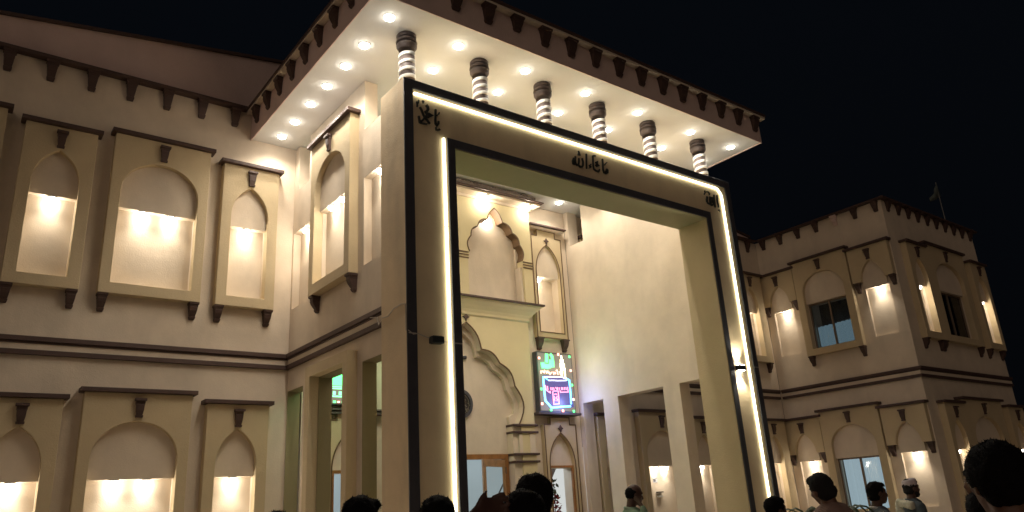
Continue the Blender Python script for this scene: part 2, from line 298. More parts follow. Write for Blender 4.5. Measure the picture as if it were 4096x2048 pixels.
# ------------------------------------------------------------------ left wing
lw = empty('mosque_wing', M(0, 15.85, ZG), 'two storey cream wing with arched niches and bracketed roofline left of the gateway', 'building')
A = planeY(15.7); holesA = []; B_ = 5.98
names = {4.92: 'nearest the inner corner', 1.21: 'farther left beyond the wide niche'}
for row, vb in (('upper', 4.33), ('lower', -.93)):
    for uc, kind in ((4.92, 'narrow'), (3.075, 'wide'), (1.21, 'narrow'), (-.65, 'wide'), (-2.5, 'narrow')):
        holesA.append(panel(lw, 'Y', 15.7, uc, kind, vb))
        lv = vb + 1.82 - .002; fl = 'upstairs' if row == 'upper' else 'ground floor'
        if kind == 'narrow' and uc > 0: niche_lamp('Y', 15.7, uc, lv, f'lamp in the pointed {fl} niche of left wing, {names[uc]}', 'niche lamps')
        if uc == 3.075:
            niche_lamp('Y', 15.7, uc - .27, lv, f'left one of the two lamps in the wide {fl} niche of the left wing', 'niche lamps')
            niche_lamp('Y', 15.7, uc + .27, lv, f'right one of the two lamps in the wide {fl} niche of the left wing', 'niche lamps')
b = MB(); b.plate(A, rect(-9, B_ - .001, ZG, 9.02), holesA, -.3, 0); b.build('wall', 'cream', lw)
cornice(lw, 'Y', 15.7, -9, B_)
b = MB(); b.pbox(A, -9, 4.85, 9.022, 9.10, -.3, .17); b.build('roof_ledge', 'brown', lw, bevel=.006)
for k in range(-3, 7): corbel(lw, 'Y', .155 + .7265 * k, 9.015, 0, 15.7, .43, .225, .155, 'roof_bracket')
b = MB(); b.plate(planeY(15.95), [(-4.4, 9.05), (24.2, 9.05), (24.2, 9.36), (10.2, 11.43), (-4.4, 9.32)], [], -.25, 0); gb = b.build('parapet_gable', 'fascia', None)
tag(gb, 'long low triangular parapet gable dimly rising above the left wing roof', 'parapet')
b = MB()
for x0, z0, x1, z1 in ((-4.5, 9.30, 10.2, 11.43), (10.2, 11.43, 24.3, 9.36)):
    p = planeY(15.95); b.hexa([p(x0, z0, -.3), p(x1, z1, -.3), p(x1, z1, .06), p(x0, z0, .06), p(x0, z0 + .07, -.3), p(x1, z1 + .07, -.3), p(x1, z1 + .07, .06), p(x0, z0 + .07, .06)])
b.build('coping', 'brown', gb)

# ------------------------------------------------------------------ left screen wall (between wing and gateway)
sw = empty('screen_wall', M(6.15, 13.2, ZG), 'cream side wall with one wide arched niche joining the left wing to the gateway', 'wall')
BX = planeX(B_); holes = []
holes.append(panel(sw, 'X', B_, 13.285, 'wide', 4.33, half=.955))
niche_lamp('X', B_, 13.02, 4.33 + 1.818, 'nearer lamp in the wide arched niche of the left screen wall', 'niche lamps', 14)
niche_lamp('X', B_, 13.54, 4.33 + 1.818, 'farther lamp in the wide arched niche of the left screen wall', 'niche lamps', 14)
for u0, u1, nm in ((14.72, 15.62, 'left'), (11.05, 12.1, 'right')):
    holes.append(rect(u0, u1, 4.42, 6.2))
    b = MB(); b.pbox(BX, u0 - .02, u1 + .02, 4.4, 6.22, -.2, -.165); b.build('niche_back', 'cream', sw)
niche_lamp('X', B_, 15.14, 6.198, 'lamp in the plain slot niche beside the wing corner on the left screen wall', 'niche lamps', 12, w=-.07)
niche_lamp('X', B_, 11.56, 6.198, 'lamp in the plain slot niche tucked against the gateway pier', 'niche lamps', 13, w=-.07)
op = [rect(14.83, 15.68, ZG, 2.62), rect(12.53, 14.04, ZG, 2.66), rect(10.95, 12.13, ZG, 2.62)]
outer = [(10.83, ZG)]
for (u0, _), (u1, _), (_, v1), _ in op[::-1]: outer += [(u0, ZG), (u0, v1), (u1, v1), (u1, ZG)]
outer += [(15.7, ZG), (15.7, 7.25), (14.82, 7.25), (14.82, 8.355), (12.08, 8.355), (12.08, 7.25), (10.83, 7.25)]
b = MB(); b.plate(BX, outer, holes, -.28, 0); b.build('wall', 'cream', sw)
b = MB()
for yy, zz in ((15.68, 2.62), (14.04, 2.66), (12.13, 2.62)): b.pbox(BX, yy - .012, yy - .001, ZG, zz - .013, -.279, -.002)
for y0, y1, zz in ((14.83, 15.68, 2.62), (12.53, 14.04, 2.66), (10.95, 12.13, 2.62)): b.pbox(BX, y0, y1 - .001, zz - .012, zz - .001, -.279, -.002)
b.build('jamb_lining', 'olive', sw)  # thin plates give the jambs and heads a darker olive tone
b = MB(); b.plate(BX, [(12.33, ZG), (12.53, ZG), (12.53, 2.66), (14.04, 2.66), (14.04, ZG), (14.24, ZG), (14.24, 2.86), (12.33, 2.86)], [], .001, .2); b.build('opening_surround', 'ochre', sw)
b = MB(); b.pbox(BX, 15.45, 15.699, 7.252, 8.355, -.33, 0); b.build('wall_stub', 'cream', sw)
cornice(sw, 'X', B_, 10.83, 15.6)

# ------------------------------------------------------------------ canopy with bracketed fascia, columns and downlights
CX0, CX1, CY0, CZ = 4.89, 15.66, 9.47, 8.36
cp = empty('entrance_canopy', M(10.2, 12.5, ZG), 'wide flat entrance canopy with bracketed fascia above the gateway', 'canopy')
b = MB(); b.box(CX0 + .02, CX1 - .02, CY0 + .02, 15.69, CZ, CZ + .3); b.build('soffit', 'soffit', cp)
b = MB(); F = planeY(CY0)
b.box(CX0, CX1, CY0, CY0 + .02, CZ - .03, 8.97); b.box(CX0, CX0 + .02, CY0 + .02, 15.69, CZ - .03, 8.97); b.box(CX1 - .02, CX1, CY0 + .02, 15.69, CZ - .03, 8.97)
b.box(CX0 + .02, CX1 - .02, CY0 + .02, 15.69, CZ + .31, 8.97); b.build('fascia', 'fascia', cp)
b = MB(); b.box(CX0 - .13, CX1 + .13, CY0 - .13, 15.69, 8.972, 9.03); b.build('ledge', 'cream', cp, bevel=.006)
b = MB(); b.box(CX0 - .15, CX1 + .15, CY0 - .15, 15.69, 9.032, 9.10); b.build('ledge_edge', 'brown', cp, bevel=.006)
for i, u in enumerate((5.10, 5.78, 6.48, 7.20, 7.88, 8.58, 9.27, 9.95, 10.64, 11.33, 12.02, 12.69, 13.38, 14.08, 14.76, 15.43)):
    o = corbel(cp, 'Y', u, 8.965, 0, CY0, .38 if i != 4 else .30, .27 if i != 12 else .24, .14, 'roof_bracket')
for k in range(10): corbel(cp, 'X', 15.2 - .695 * k + .03, 8.965, 0, CX0, .38, .23, .14, 'roof_bracket')
for k in range(9): corbel(cp, 'Xr', 15.2 - .695 * k, 8.965, 0, CX1, .38, .23, .14, 'roof_bracket')

def column(X):
    Yc = 10.33; z0 = 7.225; c = M(X, Yc, z0); r = .145 * S; top = (CZ - z0) * S - .001
    o = MB(); o.lathe(c, [(r, 0), (r, top - .30)], 28); sh = o.build('column', 'taupe', cp, smooth=False)
    for p in sh.data.polygons: p.use_smooth = abs(p.normal.z) < .5
    t = top
    o = MB(); o.lathe(c, [(r * 1.02, t - 0.236), (r * 1.10, t - 0.223), (r * 1.30, t - 0.190), (r * 1.32, t - 0.157), (r * 1.10, t - 0.148), (r * 1.08, t - 0.131), (r * 1.36, t - 0.121), (r * 1.30, t - 0.085), (r * 1.10, t - 0.079), (r * 1.08, t - 0.066), (r * 1.26, t - 0.056), (r * 1.27, t - 0.013), (r * 1.2, t)], 28); cpt = o.build('capital', 'taupe', sh)
    for p in cpt.data.polygons: p.use_smooth = abs(p.normal.z) < .85
    # white spiral painted/raised band round the shaft
    n = 30; turns = 5.0; pitch = .118; V = []; m = MB(); ring = []
    N = int(n * turns)
    for i in range(N + 1):
        a = -2 * math.pi * i / n + 2.2; z = t - .25 - pitch * i / n; pr = []
        for dr, dz in ((.000, .028), (.010, .024), (.014, .012), (.009, 0), (.014, -.012), (.010, -.024), (.000, -.028)):
            pr.append(m.vert((c.x + (r - .002 + dr) * math.cos(a), c.y + (r - .002 + dr) * math.sin(a), max(c.z + .002, c.z + z + dz))))
        ring.append(pr)
    for p, q in zip(ring, ring[1:]):
        for k in range(6): m.face((p[k], p[k + 1], q[k + 1], q[k]))
    sp = m.build('spiral_band', 'soffit', sh, smooth=True)
    o = MB(); o.lathe((c.x, c.y, c.z), [(r * 1.16, 0), (r * 1.16, .03), (r * 1.03, .045)], 28); o.build('column_base', 'taupe', sh)
for X in (5.95, 7.58, 9.19, 10.77, 12.39, 14.18): column(X)

def downlight(X, Y, label, Z=CZ, watts=38, group='canopy downlights'):
    c = M(X, Y, Z); t = empty('downlight', c, label, 'lamp', group)
    b = MB(); b.lathe((c.x, c.y, c.z - .02), [(.084, .02), (.086, .014), (.076, .010)], 20); b.build('trim_ring', 'soffit', t)
    b = MB(); b.lathe((c.x, c.y, c.z - .036), [(.072, .019), (.066, .008), (.038, .002)], 20); b.build('diffuser', 'leddiff', t, smooth=True)
    light('lamp_light', (c.x, c.y, c.z - .06), watts, t, .05, (1.0, .90, .76), 'SPOT', 146, .7); light('diffuser_light', (c.x, c.y, c.z - .30), .85, t, .05, (1.0, .96, .88))  # second light is added, unseen, below the lamp to brighten the soffit
ord_ = ['first', 'second', 'third', 'fourth', 'fifth', 'sixth', 'seventh']
for k, (X, Y) in enumerate(((5.41, 9.99), (5.42, 10.98), (5.42, 11.79), (5.42, 12.65), (5.42, 13.49), (5.43, 14.38), (5.43, 15.17))):
    downlight(X, Y, f'round canopy downlight along the left soffit edge, {ord_[k]} from the front corner')
for k, X in enumerate((6.92, 8.53, 10.18, 11.79, 13.62, 15.17)):
    downlight(X, 10.06, f'round canopy downlight in the row nearer the front fascia, {ord_[k]} from the left')
for k, X in enumerate((6.94, 8.54, 10.22, 11.77, 13.64, 15.20)):
    downlight(X, 11.02, f'round canopy downlight in the row just behind the striped columns, {ord_[k]} from the left')
for k, (X, Y) in enumerate(((13.68, 15.05), (13.68, 13.7), (13.68, 12.35), (6.95, 13.7), (6.95, 12.35), (10.3, 13.2))):
    downlight(X, Y, ['round porch ceiling downlight near the top right corner of the entrance wall', 'porch ceiling downlight second from the entrance wall beside the right wall', 'porch ceiling downlight third from the entrance wall beside the right wall', 'porch ceiling downlight at the inner left side of the porch', 'porch ceiling downlight at the outer left side of the porch', 'porch ceiling downlight in the middle of the porch'][k], group='porch ceiling downlights', watts=30)

# ------------------------------------------------------------------ gateway
GX0, GX1, GZ = 5.68, 14.70, 7.22; OX0, OX1, OZ = 6.70, 13.65, 6.10
gw = empty('gateway', M(10.2, 10.4, ZG), 'tall beige rectangular gateway with charcoal borders and glowing strips', 'gateway')
G = planeY(10.0)
shape = [(GX0, ZG), (OX0, ZG), (OX0, OZ), (OX1, OZ), (OX1, ZG), (GX1, ZG), (GX1, GZ), (GX0, GZ)]
b = MB(); b.plate(G, shape, [], -.83, 0); b.build('frame', 'gate', gw)
b = MB(); b.box(OX0 + .001, OX1 - .001, 10.002, 10.828, OZ - .012, OZ - .001); b.build('opening_lining', 'olive2', gw)  # thin plate gives the lintel underside a greener tone than the frame
b = MB(); b.box(OX1 - .012, OX1 - .001, 10.002, 10.828, ZG, OZ - .013); b.build('jamb_lining', 'ochre', gw)
b = MB(); b.box(OX0 + .001, OX0 + .012, 10.002, 10.828, ZG, OZ - .013); b.build('jamb_lining', 'ochre', gw)
b = MB(); bw = .175
b.plate(G, [(GX0 - .003, ZG), (GX0 + bw, ZG), (GX0 + bw, GZ - bw), (GX1 - bw, GZ - bw), (GX1 - bw, ZG), (GX1 + .003, ZG), (GX1 + .003, GZ + .003), (GX0 - .003, GZ + .003)], [], .001, .03); b.build('outer_border', 'black', gw, bevel=.003)
b = MB(); b.plate(G, [(OX0 - .16, ZG), (OX0 - .002, ZG), (OX0 - .002, OZ + .002), (OX1 + .002, OZ + .002), (OX1 + .002, ZG), (OX1 + .155, ZG), (OX1 + .155, OZ + .165), (OX0 - .16, OZ + .165)], [], .001, .03); b.build('inner_border', 'black', gw, bevel=.003)
def strip(p, q):   # led tube in a channel
    b = MB(); b.ribbon(G, [p, q], .033, .006, .04); s = b.build('led_strip', 'led', gw); return s
def run(p, q, seg=1.62, gap=.018):
    p = Vector(p); q = Vector(q); L = (q - p).length; n = max(1, round(L / seg)); d = (q - p) / n; e = d.normalized() * gap / 2
    for i in range(n): strip(tuple(p + d * i + e), tuple(p + d * (i + 1) - e))
run((5.87, 6.955), (14.20, 6.955)); run((14.20, 6.955), (14.34, 6.82), 1); run((14.34, 6.82), (14.34, ZG)); run((6.465, 6.24), (6.465, ZG))
b = MB()
lt = []
for k, lab in (('left', 'dark raised Arabic calligraphy at the upper left corner'), ('mid', 'dark raised Arabic calligraphy over the middle of the opening'), ('right', 'dark raised Arabic calligraphy at the upper right corner')):
    b = MB()
    for i, (w, pts) in enumerate(TXT[k]):
        P2 = []
        for a, c in zip(pts, pts[1:]):   # round the strokes
            P2 += [a, ((a[0] + c[0]) / 2, (a[1] + c[1]) / 2)]
        P2.append(pts[-1]); b.ribbon(G, P2, max(.02, w * .92), .006, .03 + .0012 * i)
    tag(b.build('calligraphy', 'letter', gw), lab)
b = MB(); b.ribbon(G, [(5.69, 2.70), (5.78, 2.64), (5.86, 2.66), (6.0, 2.615), (6.1, 2.60)], .012, .031, .04); b.ribbon(G, [(6.28, 2.58), (6.45, 2.57)], .008, .001, .008); b.build('surface_cable', 'cable', gw)
b = MB(); p = planeX(GX0); b.ribbon(p, [(10.80, 3.08), (10.6, 3.06), (10.4, 3.14), (10.15, 3.16), (10.02, 3.13), (10.01, 2.7)], .012, .001, .01); b.build('surface_cable', 'cable', gw)
b = MB(); b.ribbon(planeX(5.98), [(11.62, 3.30), (11.48, 3.26), (11.36, 3.24), (11.30, 3.10), (11.2, 3.16), (10.84, 3.12)], .014, .101, .112); b.build('surface_cable', 'cable', sw)
b = MB(); b.ribbon(G, [(5.70, 2.66), (5.84, 2.655)], .02, .031, .034); b.ribbon(G, [(6.56, 2.56), (6.69, 2.56)], .02, .031, .034); b.ribbon(G, [(13.66, 2.5), (13.8, 2.5)], .015, .031, .034); b.ribbon(G, [(14.54, 2.66), (14.69, 2.66)], .015, .031, .034); b.build('joint_line', 'cable', gw)

def updown(x, z, lit, label):
    c = G(x, z, .0); t = empty('wall_lamp', c, label, 'wall lamp')
    b = MB(); b.pbox(G, x - .11, x + .11, z - .055, z + .055, .012, .13); b.build('lamp_body', 'box', t, bevel=.006)
    b = MB(); b.pbox(G, x - .045, x + .045, z - .04, z + .04, .001, .012); b.build('mounting_plate', 'box', t)
    for s in (-1, 1):
        b = MB(); b.pbox(G, x - .085, x + .085, min(z + s * .056, z + s * .062), max(z + s * .056, z + s * .062), .03, .115); b.build('lens', 'leddiff' if lit else 'darkglass', t)
        if lit: light('lamp_light', G(x, z + s * .10, .075), 30, t, .02, (1, .93, .72), 'SPOT', 95, .7, (0 if s < 0 else math.pi, 0, 0))
updown(6.18, 2.57, False, 'unlit dark box wall lamp on the left pier of the gateway')
updown(13.975, 2.60, True, 'lit up-and-down wall lamp on the right pier of the gateway')
# ------------------------------------------------------------------ entrance wall inside the porch
EC = 10.47
ew = empty('entrance_wall', M(EC, 15.8, ZG), 'pale yellow entrance wall with scalloped arches deep inside the porch', 'wall')
EY = planeY(15.7); eh = []
def mir(u): return 2 * EC - u
def side_panel(uc, upper):
    pl = EY; hw = .585; vb, vt = (4.40, 7.60) if upper else (ZG, 2.22); th = .12
    steps = [(uc + hw, vb), (uc + hw, vt - .19), (uc + .34, vt - .19), (uc + .34, vt), (uc - .34, vt), (uc - .34, vt - .19), (uc - hw, vt - .19), (uc - hw, vb)]
    nh = .425; sp, ap = (6.35, 7.15) if upper else (1.0, 1.79)
    arch = [(uc + a, c) for a, c in arch_pts('pointed', nh, sp, ap)]
    low = vb + .16 if upper else ZG
    b = MB()
    if upper: b.plate(pl, steps, [[(uc - nh, low), (uc + nh, low)] + arch], 0, th)
    else: b.plate(pl, [(uc + hw, vb), (uc + hw, vt - .19), (uc + .34, vt - .19), (uc + .34, vt), (uc - .34, vt), (uc - .34, vt - .19), (uc - hw, vt - .19), (uc - hw, vb), (uc - nh, vb)] + arch[::-1] + [(uc + nh, vb)], [], 0, th)
    r = b.build('side_panel', 'ochre', ew)
    b = MB(); o = [(uc + s * (hw - .03) if abs(u - uc) > .5 else u - s * .0, v) for u, v in steps for s in [1 if u > uc else -1]]
    b.ribbon(pl, [(u, v) for u, v in o], .026, th - .002, th + .014, closed=upper)
    b.ribbon(pl, ([(uc - nh - .02, low)] if 1 else []) + [(uc + (a - uc) * 1.05, c + .02) for a, c in arch[::-1]] + [(uc + nh + .02, low)], .026, th - .002, th + .014, closed=upper); b.build('painted_outline', 'line', r)
    b = MB(); f = ap + .04
    b.plate(pl, [(uc - .012, f), (uc + .012, f), (uc + .03, f + .06), (uc + .095, f + .10), (uc + .04, f + .13), (uc, f + .19), (uc - .04, f + .13), (uc - .095, f + .10), (uc - .03, f + .06)], [], th - .01, th + .03); b.build('finial', 'brown', r)
    if upper:
        b = MB(); b.pbox(pl, uc - .62, uc + .62, vt + .0, vt + .07, 0, th + .10); b.build('cap_moulding', 'cream', r, bevel=.006)
        b = MB(); b.pbox(pl, uc - .68, uc + .68, vt + .072, vt + .12, 0, th + .17); b.build('cap_ledge', 'brown', r, bevel=.004)
        for s in (-1, 1): corbel(r, 'Y', uc + s * .46, vb - .002, 0, 15.7, .34, .22, .18)
        b = MB(); b.pbox(pl, uc - nh, uc + nh, 6.19, 7.2, .0, .05); b.build('arch_head', 'cream', r)
        b = MB(); b.pbox(pl, uc - nh - .02, uc + nh + .02, low - .02, 6.21, -.3, -.26); b.build('niche_back', 'cream', r)
        eh.append(rect(uc - nh, uc + nh, low, 6.19))
    else:
        b = MB(); b.pbox(pl, uc - nh, uc - .36, ZG, .91, .001, .06); b.pbox(pl, uc + .36, uc + nh, ZG, .91, .001, .06); b.pbox(pl, uc - nh, uc + nh, .912, .97, .001, .06); b.build('door_frame', 'wood', r)
        eh.append(rect(uc - .36, uc + .36, ZG, .91))
    return r
for uc in (13.52, mir(13.52)):
    side_panel(uc, True); side_panel(uc, False)
niche_lamp('Y', 15.7, 13.30, 6.188, 'lamp in the tall pointed niche above the glowing neon picture sign', 'niche lamps', 8, w=-.08)
niche_lamp('Y', 15.7, mir(13.52), 6.188, 'lamp in the tall pointed niche above the green sign', 'niche lamps', 8, w=-.08)

def lobes(pts, bulge, n=7):
    out = [pts[0]]
    for i, (p, q) in enumerate(zip(pts, pts[1:])):
        p = Vector(p); q = Vector(q); d = q - p; nn = Vector((d.y, -d.x)).normalized(); bl = bulge[i] * d.length
        for k in range(1, n + 1):
            t = k / n; out.append(tuple(p + d * t - nn * bl * math.sin(math.pi * t)))
    return out
def cusped(c, right, bulge):
    """right: list from apex to springing (du, v)"""
    r = lobes([(c + u, v) for u, v in right], bulge); l = [(2 * c - u, v) for u, v in r]
    return r[::-1] + l[1:]          # springing right -> apex -> springing left
# upper storey block: two cusped arches
blk = MB(); Y4 = planeY(15.7); UT, UB = 8.02, 5.22; X1 = 12.78; X0_ = mir(X1)
ra = [(0, 7.88), (.255, 7.50), (.59, 7.24), (.82, 6.93), (.88, 6.47)]
bu = [.10, .20, .20, .20]
a1 = cusped(11.56, ra, bu); a2 = [(2 * EC - u, v) for u, v in a1][::-1]
outer = [(X0_, UT), (X0_, UB), (mir(12.5), UB)] + [(mir(12.5), 6.22)]
outer = [(X1, UT), (X0_, UT), (X0_, UB), (mir(12.48), UB), (mir(12.48), 6.25)] + a2[::-1][::-1][::-1] + [(mir(10.62), 6.25), (mir(10.62), UB), (10.62, UB), (10.62, 6.25)] + a1[::-1] + [(12.48, 6.25), (12.48, UB), (X1, UB)]
blk.plate(Y4, outer, [], .001, .30); ub = blk.build('upper_block', 'yellow', ew)
for aa in (a1, a2):
    b = MB(); b.ribbon(Y4, aa, .03, .02, .312); b.build('scalloped_arch_edge', 'line', ub)
for uc, hw in ((EC, .16), (12.64, .16), (mir(12.64), .16)):
    b = MB()
    for v in (6.44, 6.36, 6.28): b.pbox(Y4, uc - hw - .02 + (0 if uc < 12 else .0), uc + hw + .0, v - .014, v + .014, .295, .325)
    b.build('capital_line', 'line', ub)
b = MB(); b.pbox(Y4, 12.40, 12.478, UB, 6.30, .001, .24); b.pbox(Y4, 12.40, 12.70, 6.33, 7.25, .001, .06); b.build('recess_pilaster', 'cream', ub)
# top cornice
b = MB(); b.pbox(Y4, X0_ - .1, X1 + .05, UT + .002, 8.10, .0, .34); b.pbox(Y4, X0_ - .2, X1 + .2, 8.102, 8.165, .0, .62); b.build('upper_cornice', 'cream', ew, bevel=.006)
b = MB(); b.pbox(Y4, X0_ - .27, X1 + .27, 8.167, 8.20, .0, .70); b.build('cornice_edge', 'brown', ew)
b = MB(); b.pbox(Y4, X0_ - .2, X1 - .02, 8.202, 8.28, .0, .69)
for k in range(60): u = X0_ + random.random() * 4.3; b.pbox(Y4, u, u + .06 + .12 * random.random(), 8.28, 8.285 + .04 * random.random(), .45, .68 + .02 * random.random())
b.build('rough_mortar', 'rough', ew)
for k, u in enumerate((9.6, 11.17, 12.66)):
    c = Y4(u, 8.10, .52); t = empty('cornice_lamp', c, ['lamp under the upper cornice hidden behind the left pier', 'lamp under the upper cornice just above the right scalloped arch', 'lamp under the right end of the upper cornice'][k], 'lamp', 'lamps under the upper cornice')
    b = MB(); b.lathe((c.x, c.y, c.z - .02), [(.055, .02), (.058, .0), (.05, -.006)], 16); b.build('lamp_ring', 'soffit', t)
    b = MB(); b.lathe((c.x, c.y, c.z - .03), [(.052, .004), (.045, -.02), (.02, -.035)], 14); b.build('bulb_glass', 'leddiff', t, smooth=True)
    light('lamp_light', (c.x, c.y, c.z - .10), 9, t, .035, (1, .88, .70))
for k, u in enumerate((11.47, mir(11.47))):  # bulbs added for the glow at the arch heads, without a known fitting
    c = Y4(u, 7.62, .04); t = empty('recess_lamp', c, ['bare bulb glowing at the head of the right scalloped arch recess', 'bare bulb at the head of the left scalloped arch recess'][k], 'lamp', 'lamps in the scalloped recesses')
    b = MB(); b.lathe((c.x, c.y, c.z - .03), [(.02, .06), (.03, .03), (.045, .01), (.045, -.02), (.02, -.035)], 14); b.build('bulb_glass', 'leddiff', t, smooth=True)
    b = MB(); b.pbox(Y4, u - .04, u + .04, 7.66, 7.72, .001, .07); b.build('bulb_holder', 'soffit', t)
    light('lamp_light', Y4(u, 7.55, .12), 7, t, .03, (1, .89, .72))
# lower block
LX = 12.50; rb = [(0, 4.53), (.44, 3.86), (1.00, 3.54), (1.45, 2.97), (1.53, 2.0)]
bb = [.13, .17, .17, .22]
a3 = cusped(EC, rb, bb)
outer = [(LX, 4.80), (mir(LX), 4.80), (mir(LX), ZG), (mir(12.05), ZG), (mir(12.05), 2.0)] + a3[::-1] + [(12.05, 2.0), (12.05, ZG), (LX, ZG)]
b = MB(); b.plate(Y4, outer, [], .001, .30); lb = b.build('lower_block', 'yellow', ew)
b = MB(); b.ribbon(Y4, a3, .028, .292, .318); b.build('scalloped_arch_edge', 'line', lb)
b = MB(); b.ribbon(Y4, a3, .05, .004, .291); b.build('arch_reveal', 'cream', lb)
b = MB(); f = 4.56; b.plate(Y4, [(EC - .012, f), (EC + .012, f), (EC + .03, f + .06), (EC + .11, f + .11), (EC + .04, f + .14), (EC, f + .20), (EC - .04, f + .14), (EC - .11, f + .11), (EC - .03, f + .06)], [], .29, .33); b.build('finial', 'brown', lb)
b = MB(); b.plate(Y4, a3[::-1] + [(11.82, 2.0), (11.82, 2.2)] + [(EC + (u - EC) * .90, 2.2 + (v - 2.2) * .90) for u, v in a3[2:-2]] + [(mir(11.82), 2.2), (mir(11.82), 2.0)], [], .002, .12); b.build('arch_lining', 'cream', lb)
for s in (0, 1):
    f = (lambda u: u) if s == 0 else mir
    def bx(mb, u0, u1, v0, v1, w0, w1): a, c = sorted((f(u0), f(u1))); mb.pbox(Y4, a, c, v0, v1, w0, w1)
    b = MB(); bx(b, 11.80, 12.049, ZG, 1.99, .001, .26); bx(b, 12.30, 12.47, 1.27, 1.75, .301, .318); bx(b, 11.96, 12.06, 1.27, 1.75, .27, .318); b.build('pier_face', 'cream', lb)
    b = MB()
    for v in (1.975, 1.80, 1.255, 1.07): bx(b, 11.78, 12.58, v - .03, v + .025, .001, .345)
    b.build('pier_band', 'brown', lb, bevel=.006)
# lower cornice: coved yellow block with brown ledge
b = MB(); prof = [(4.70, .301, .0), (4.74, .34, .04), (4.80, .34, .04), (4.88, .37, .10), (4.98, .43, .20), (5.08, .50, .32), (5.14, .53, .38)]
rings = []
for v, w, e in prof: rings.append([b.vert(Y4(mir(LX) - e, v, .001)), b.vert(Y4(mir(LX) - e, v, w)), b.vert(Y4(LX + e, v, w)), b.vert(Y4(LX + e, v, .001))])
for p, q in zip(rings, rings[1:]):
    for k in range(4): b.face((p[k], p[(k + 1) % 4], q[(k + 1) % 4], q[k]))
b.face(rings[0]); b.face(rings[-1]); b.build('lower_cornice', 'yellow', ew)
b = MB(); b.pbox(Y4, mir(LX) - .42, LX + .42, 5.142, 5.19, .001, .58); b.build('cornice_edge', 'brown', ew)

# main door
DX0, DX1, DT = mir(11.78), 11.78, 1.28
eh.append(rect(DX0 + .1, DX1 - .1, ZG, DT - .1))
dr = MB(); dr.plate(EY, [(DX0, ZG), (DX0 + .12, ZG), (DX0 + .12, DT - .12), (DX1 - .12, DT - .12), (DX1 - .12, ZG), (DX1, ZG), (DX1, DT), (DX0, DT)], [], -.1, .04); door = dr.build('door_frame', 'wood', ew)
def leaf(hx, ang, wd, sgn):
    h0 = M(hx, 15.62, ZG); L = wd * S; top = (1.13 - ZG) * S
    c, s_ = math.cos(ang), math.sin(ang)
    def P(a, z, w): return Vector((h0.x + sgn * (a * c) - sgn * 0, h0.y - a * s_ + w, h0.z + z))
    def bx(mb, a0, a1, z0, z1, w=.02): mb.hexa([P(a0, z0, -w), P(a1, z0, -w), P(a1, z0, w), P(a0, z0, w), P(a0, z1, -w), P(a1, z1, -w), P(a1, z1, w), P(a0, z1, w)])
    b = MB(); bx(b, 0, .11, .01, top); bx(b, L - .11, L, .01, top); bx(b, .11, L - .11, top - .13, top); bx(b, .11, L - .11, .01, .4); lf = b.build('door_leaf', 'wood2', door)
    b = MB(); bx(b, .112, L - .112, .402, top - .132, .004); b.build('glass_pane', 'room', lf)  # pane itself glows, in place of the lit hall behind
    b = MB(); 
    for z in (.5, top - .25, top - .75): bx(b, -.03, .0, z, z + .12, .03)
    b.build('hinge', 'black', lf)
    if sgn < 0:
        b = MB(); n = Vector((0, 0, 0)); b.hexa([P(L - .16, top - .95, -.009), P(L - .12, top - .95, -.009), P(.115, top - .42, -.009), P(.115, top - .47, -.009), P(L - .16, top - .95, -.006), P(L - .12, top - .95, -.006), P(.115, top - .42, -.006), P(.115, top - .47, -.006)]); b.build('handrail_seen_through_glass', 'taupe', lf)
leaf(11.62, math.radians(26), 1.15, -1); leaf(mir(11.62), math.radians(75), 1.12, 1)
b = MB(); b.plate(EY, rect(6.31, 14.38, ZG, 8.355), eh, -.3, 0); b.build('wall', 'cream', ew)
# lit hall behind the glazed doors
hall = empty('entrance_hall', M(EC, 18, ZG), 'bluish lit hall seen through the wooden doors', 'room')
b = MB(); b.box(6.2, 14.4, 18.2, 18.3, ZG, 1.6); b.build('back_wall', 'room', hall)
b = MB(); b.box(6.2, 14.4, 16.01, 18.2, 1.602, 1.7); b.build('ceiling', 'soffit', hall)
b = MB(); b.plate(planeY(16.9), [(13.5, 1.0), (14.35, 1.0), (13.5, -.3)], [], 0, .08); b.build('stair_flank', 'rough', hall)
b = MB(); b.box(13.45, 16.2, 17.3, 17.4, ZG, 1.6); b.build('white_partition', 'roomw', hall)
light('lamp_light', M(8.2, 17.0, 1.0), 25, hall, .1, (.75, .88, 1.0)); light('lamp_light', M(13.2, 16.8, 1.2), 14, hall, .1, (.75, .88, 1.0))
# plant with dark red leaves by the side door
pt = empty('red_leaved_plant', M(13.46, 15.9, ZG), 'artificial plant with dark red leaves behind the narrow side door', 'plant')
b = MB(); c = M(13.46, 15.95, ZG)
b.lathe(c, [(.12, 0), (.15, .3), (.13, .3), (.0, .29)], 16); b.build('pot', 'pot', pt)
for m_, z0, z1, n in (('redleaf', 1.0, 1.72, 70), ('leaf', 1.66, 2.05, 26)):
    b = MB()
    for k in range(n):
        a = random.random() * 6.28; z = random.uniform(z0, z1); r = random.uniform(.01, .11); q = Vector((c.x + r * math.cos(a), c.y + r * math.sin(a), z)); d = Vector((random.uniform(-1, 1), random.uniform(-1, 1), random.uniform(-.3, 1))).normalized() * .11; e = d.cross(Vector((random.random(), random.random(), 1))).normalized() * .030
        i = [b.vert(q), b.vert(q + d * .5 + e), b.vert(q + d), b.vert(q + d * .5 - e)]; b.face(i)
    b.build('foliage', m_, pt)
b = MB(); b.lathe(c, [(.012, .28), (.008, 2.0)], 8); b.build('stem', 'leaf', pt)

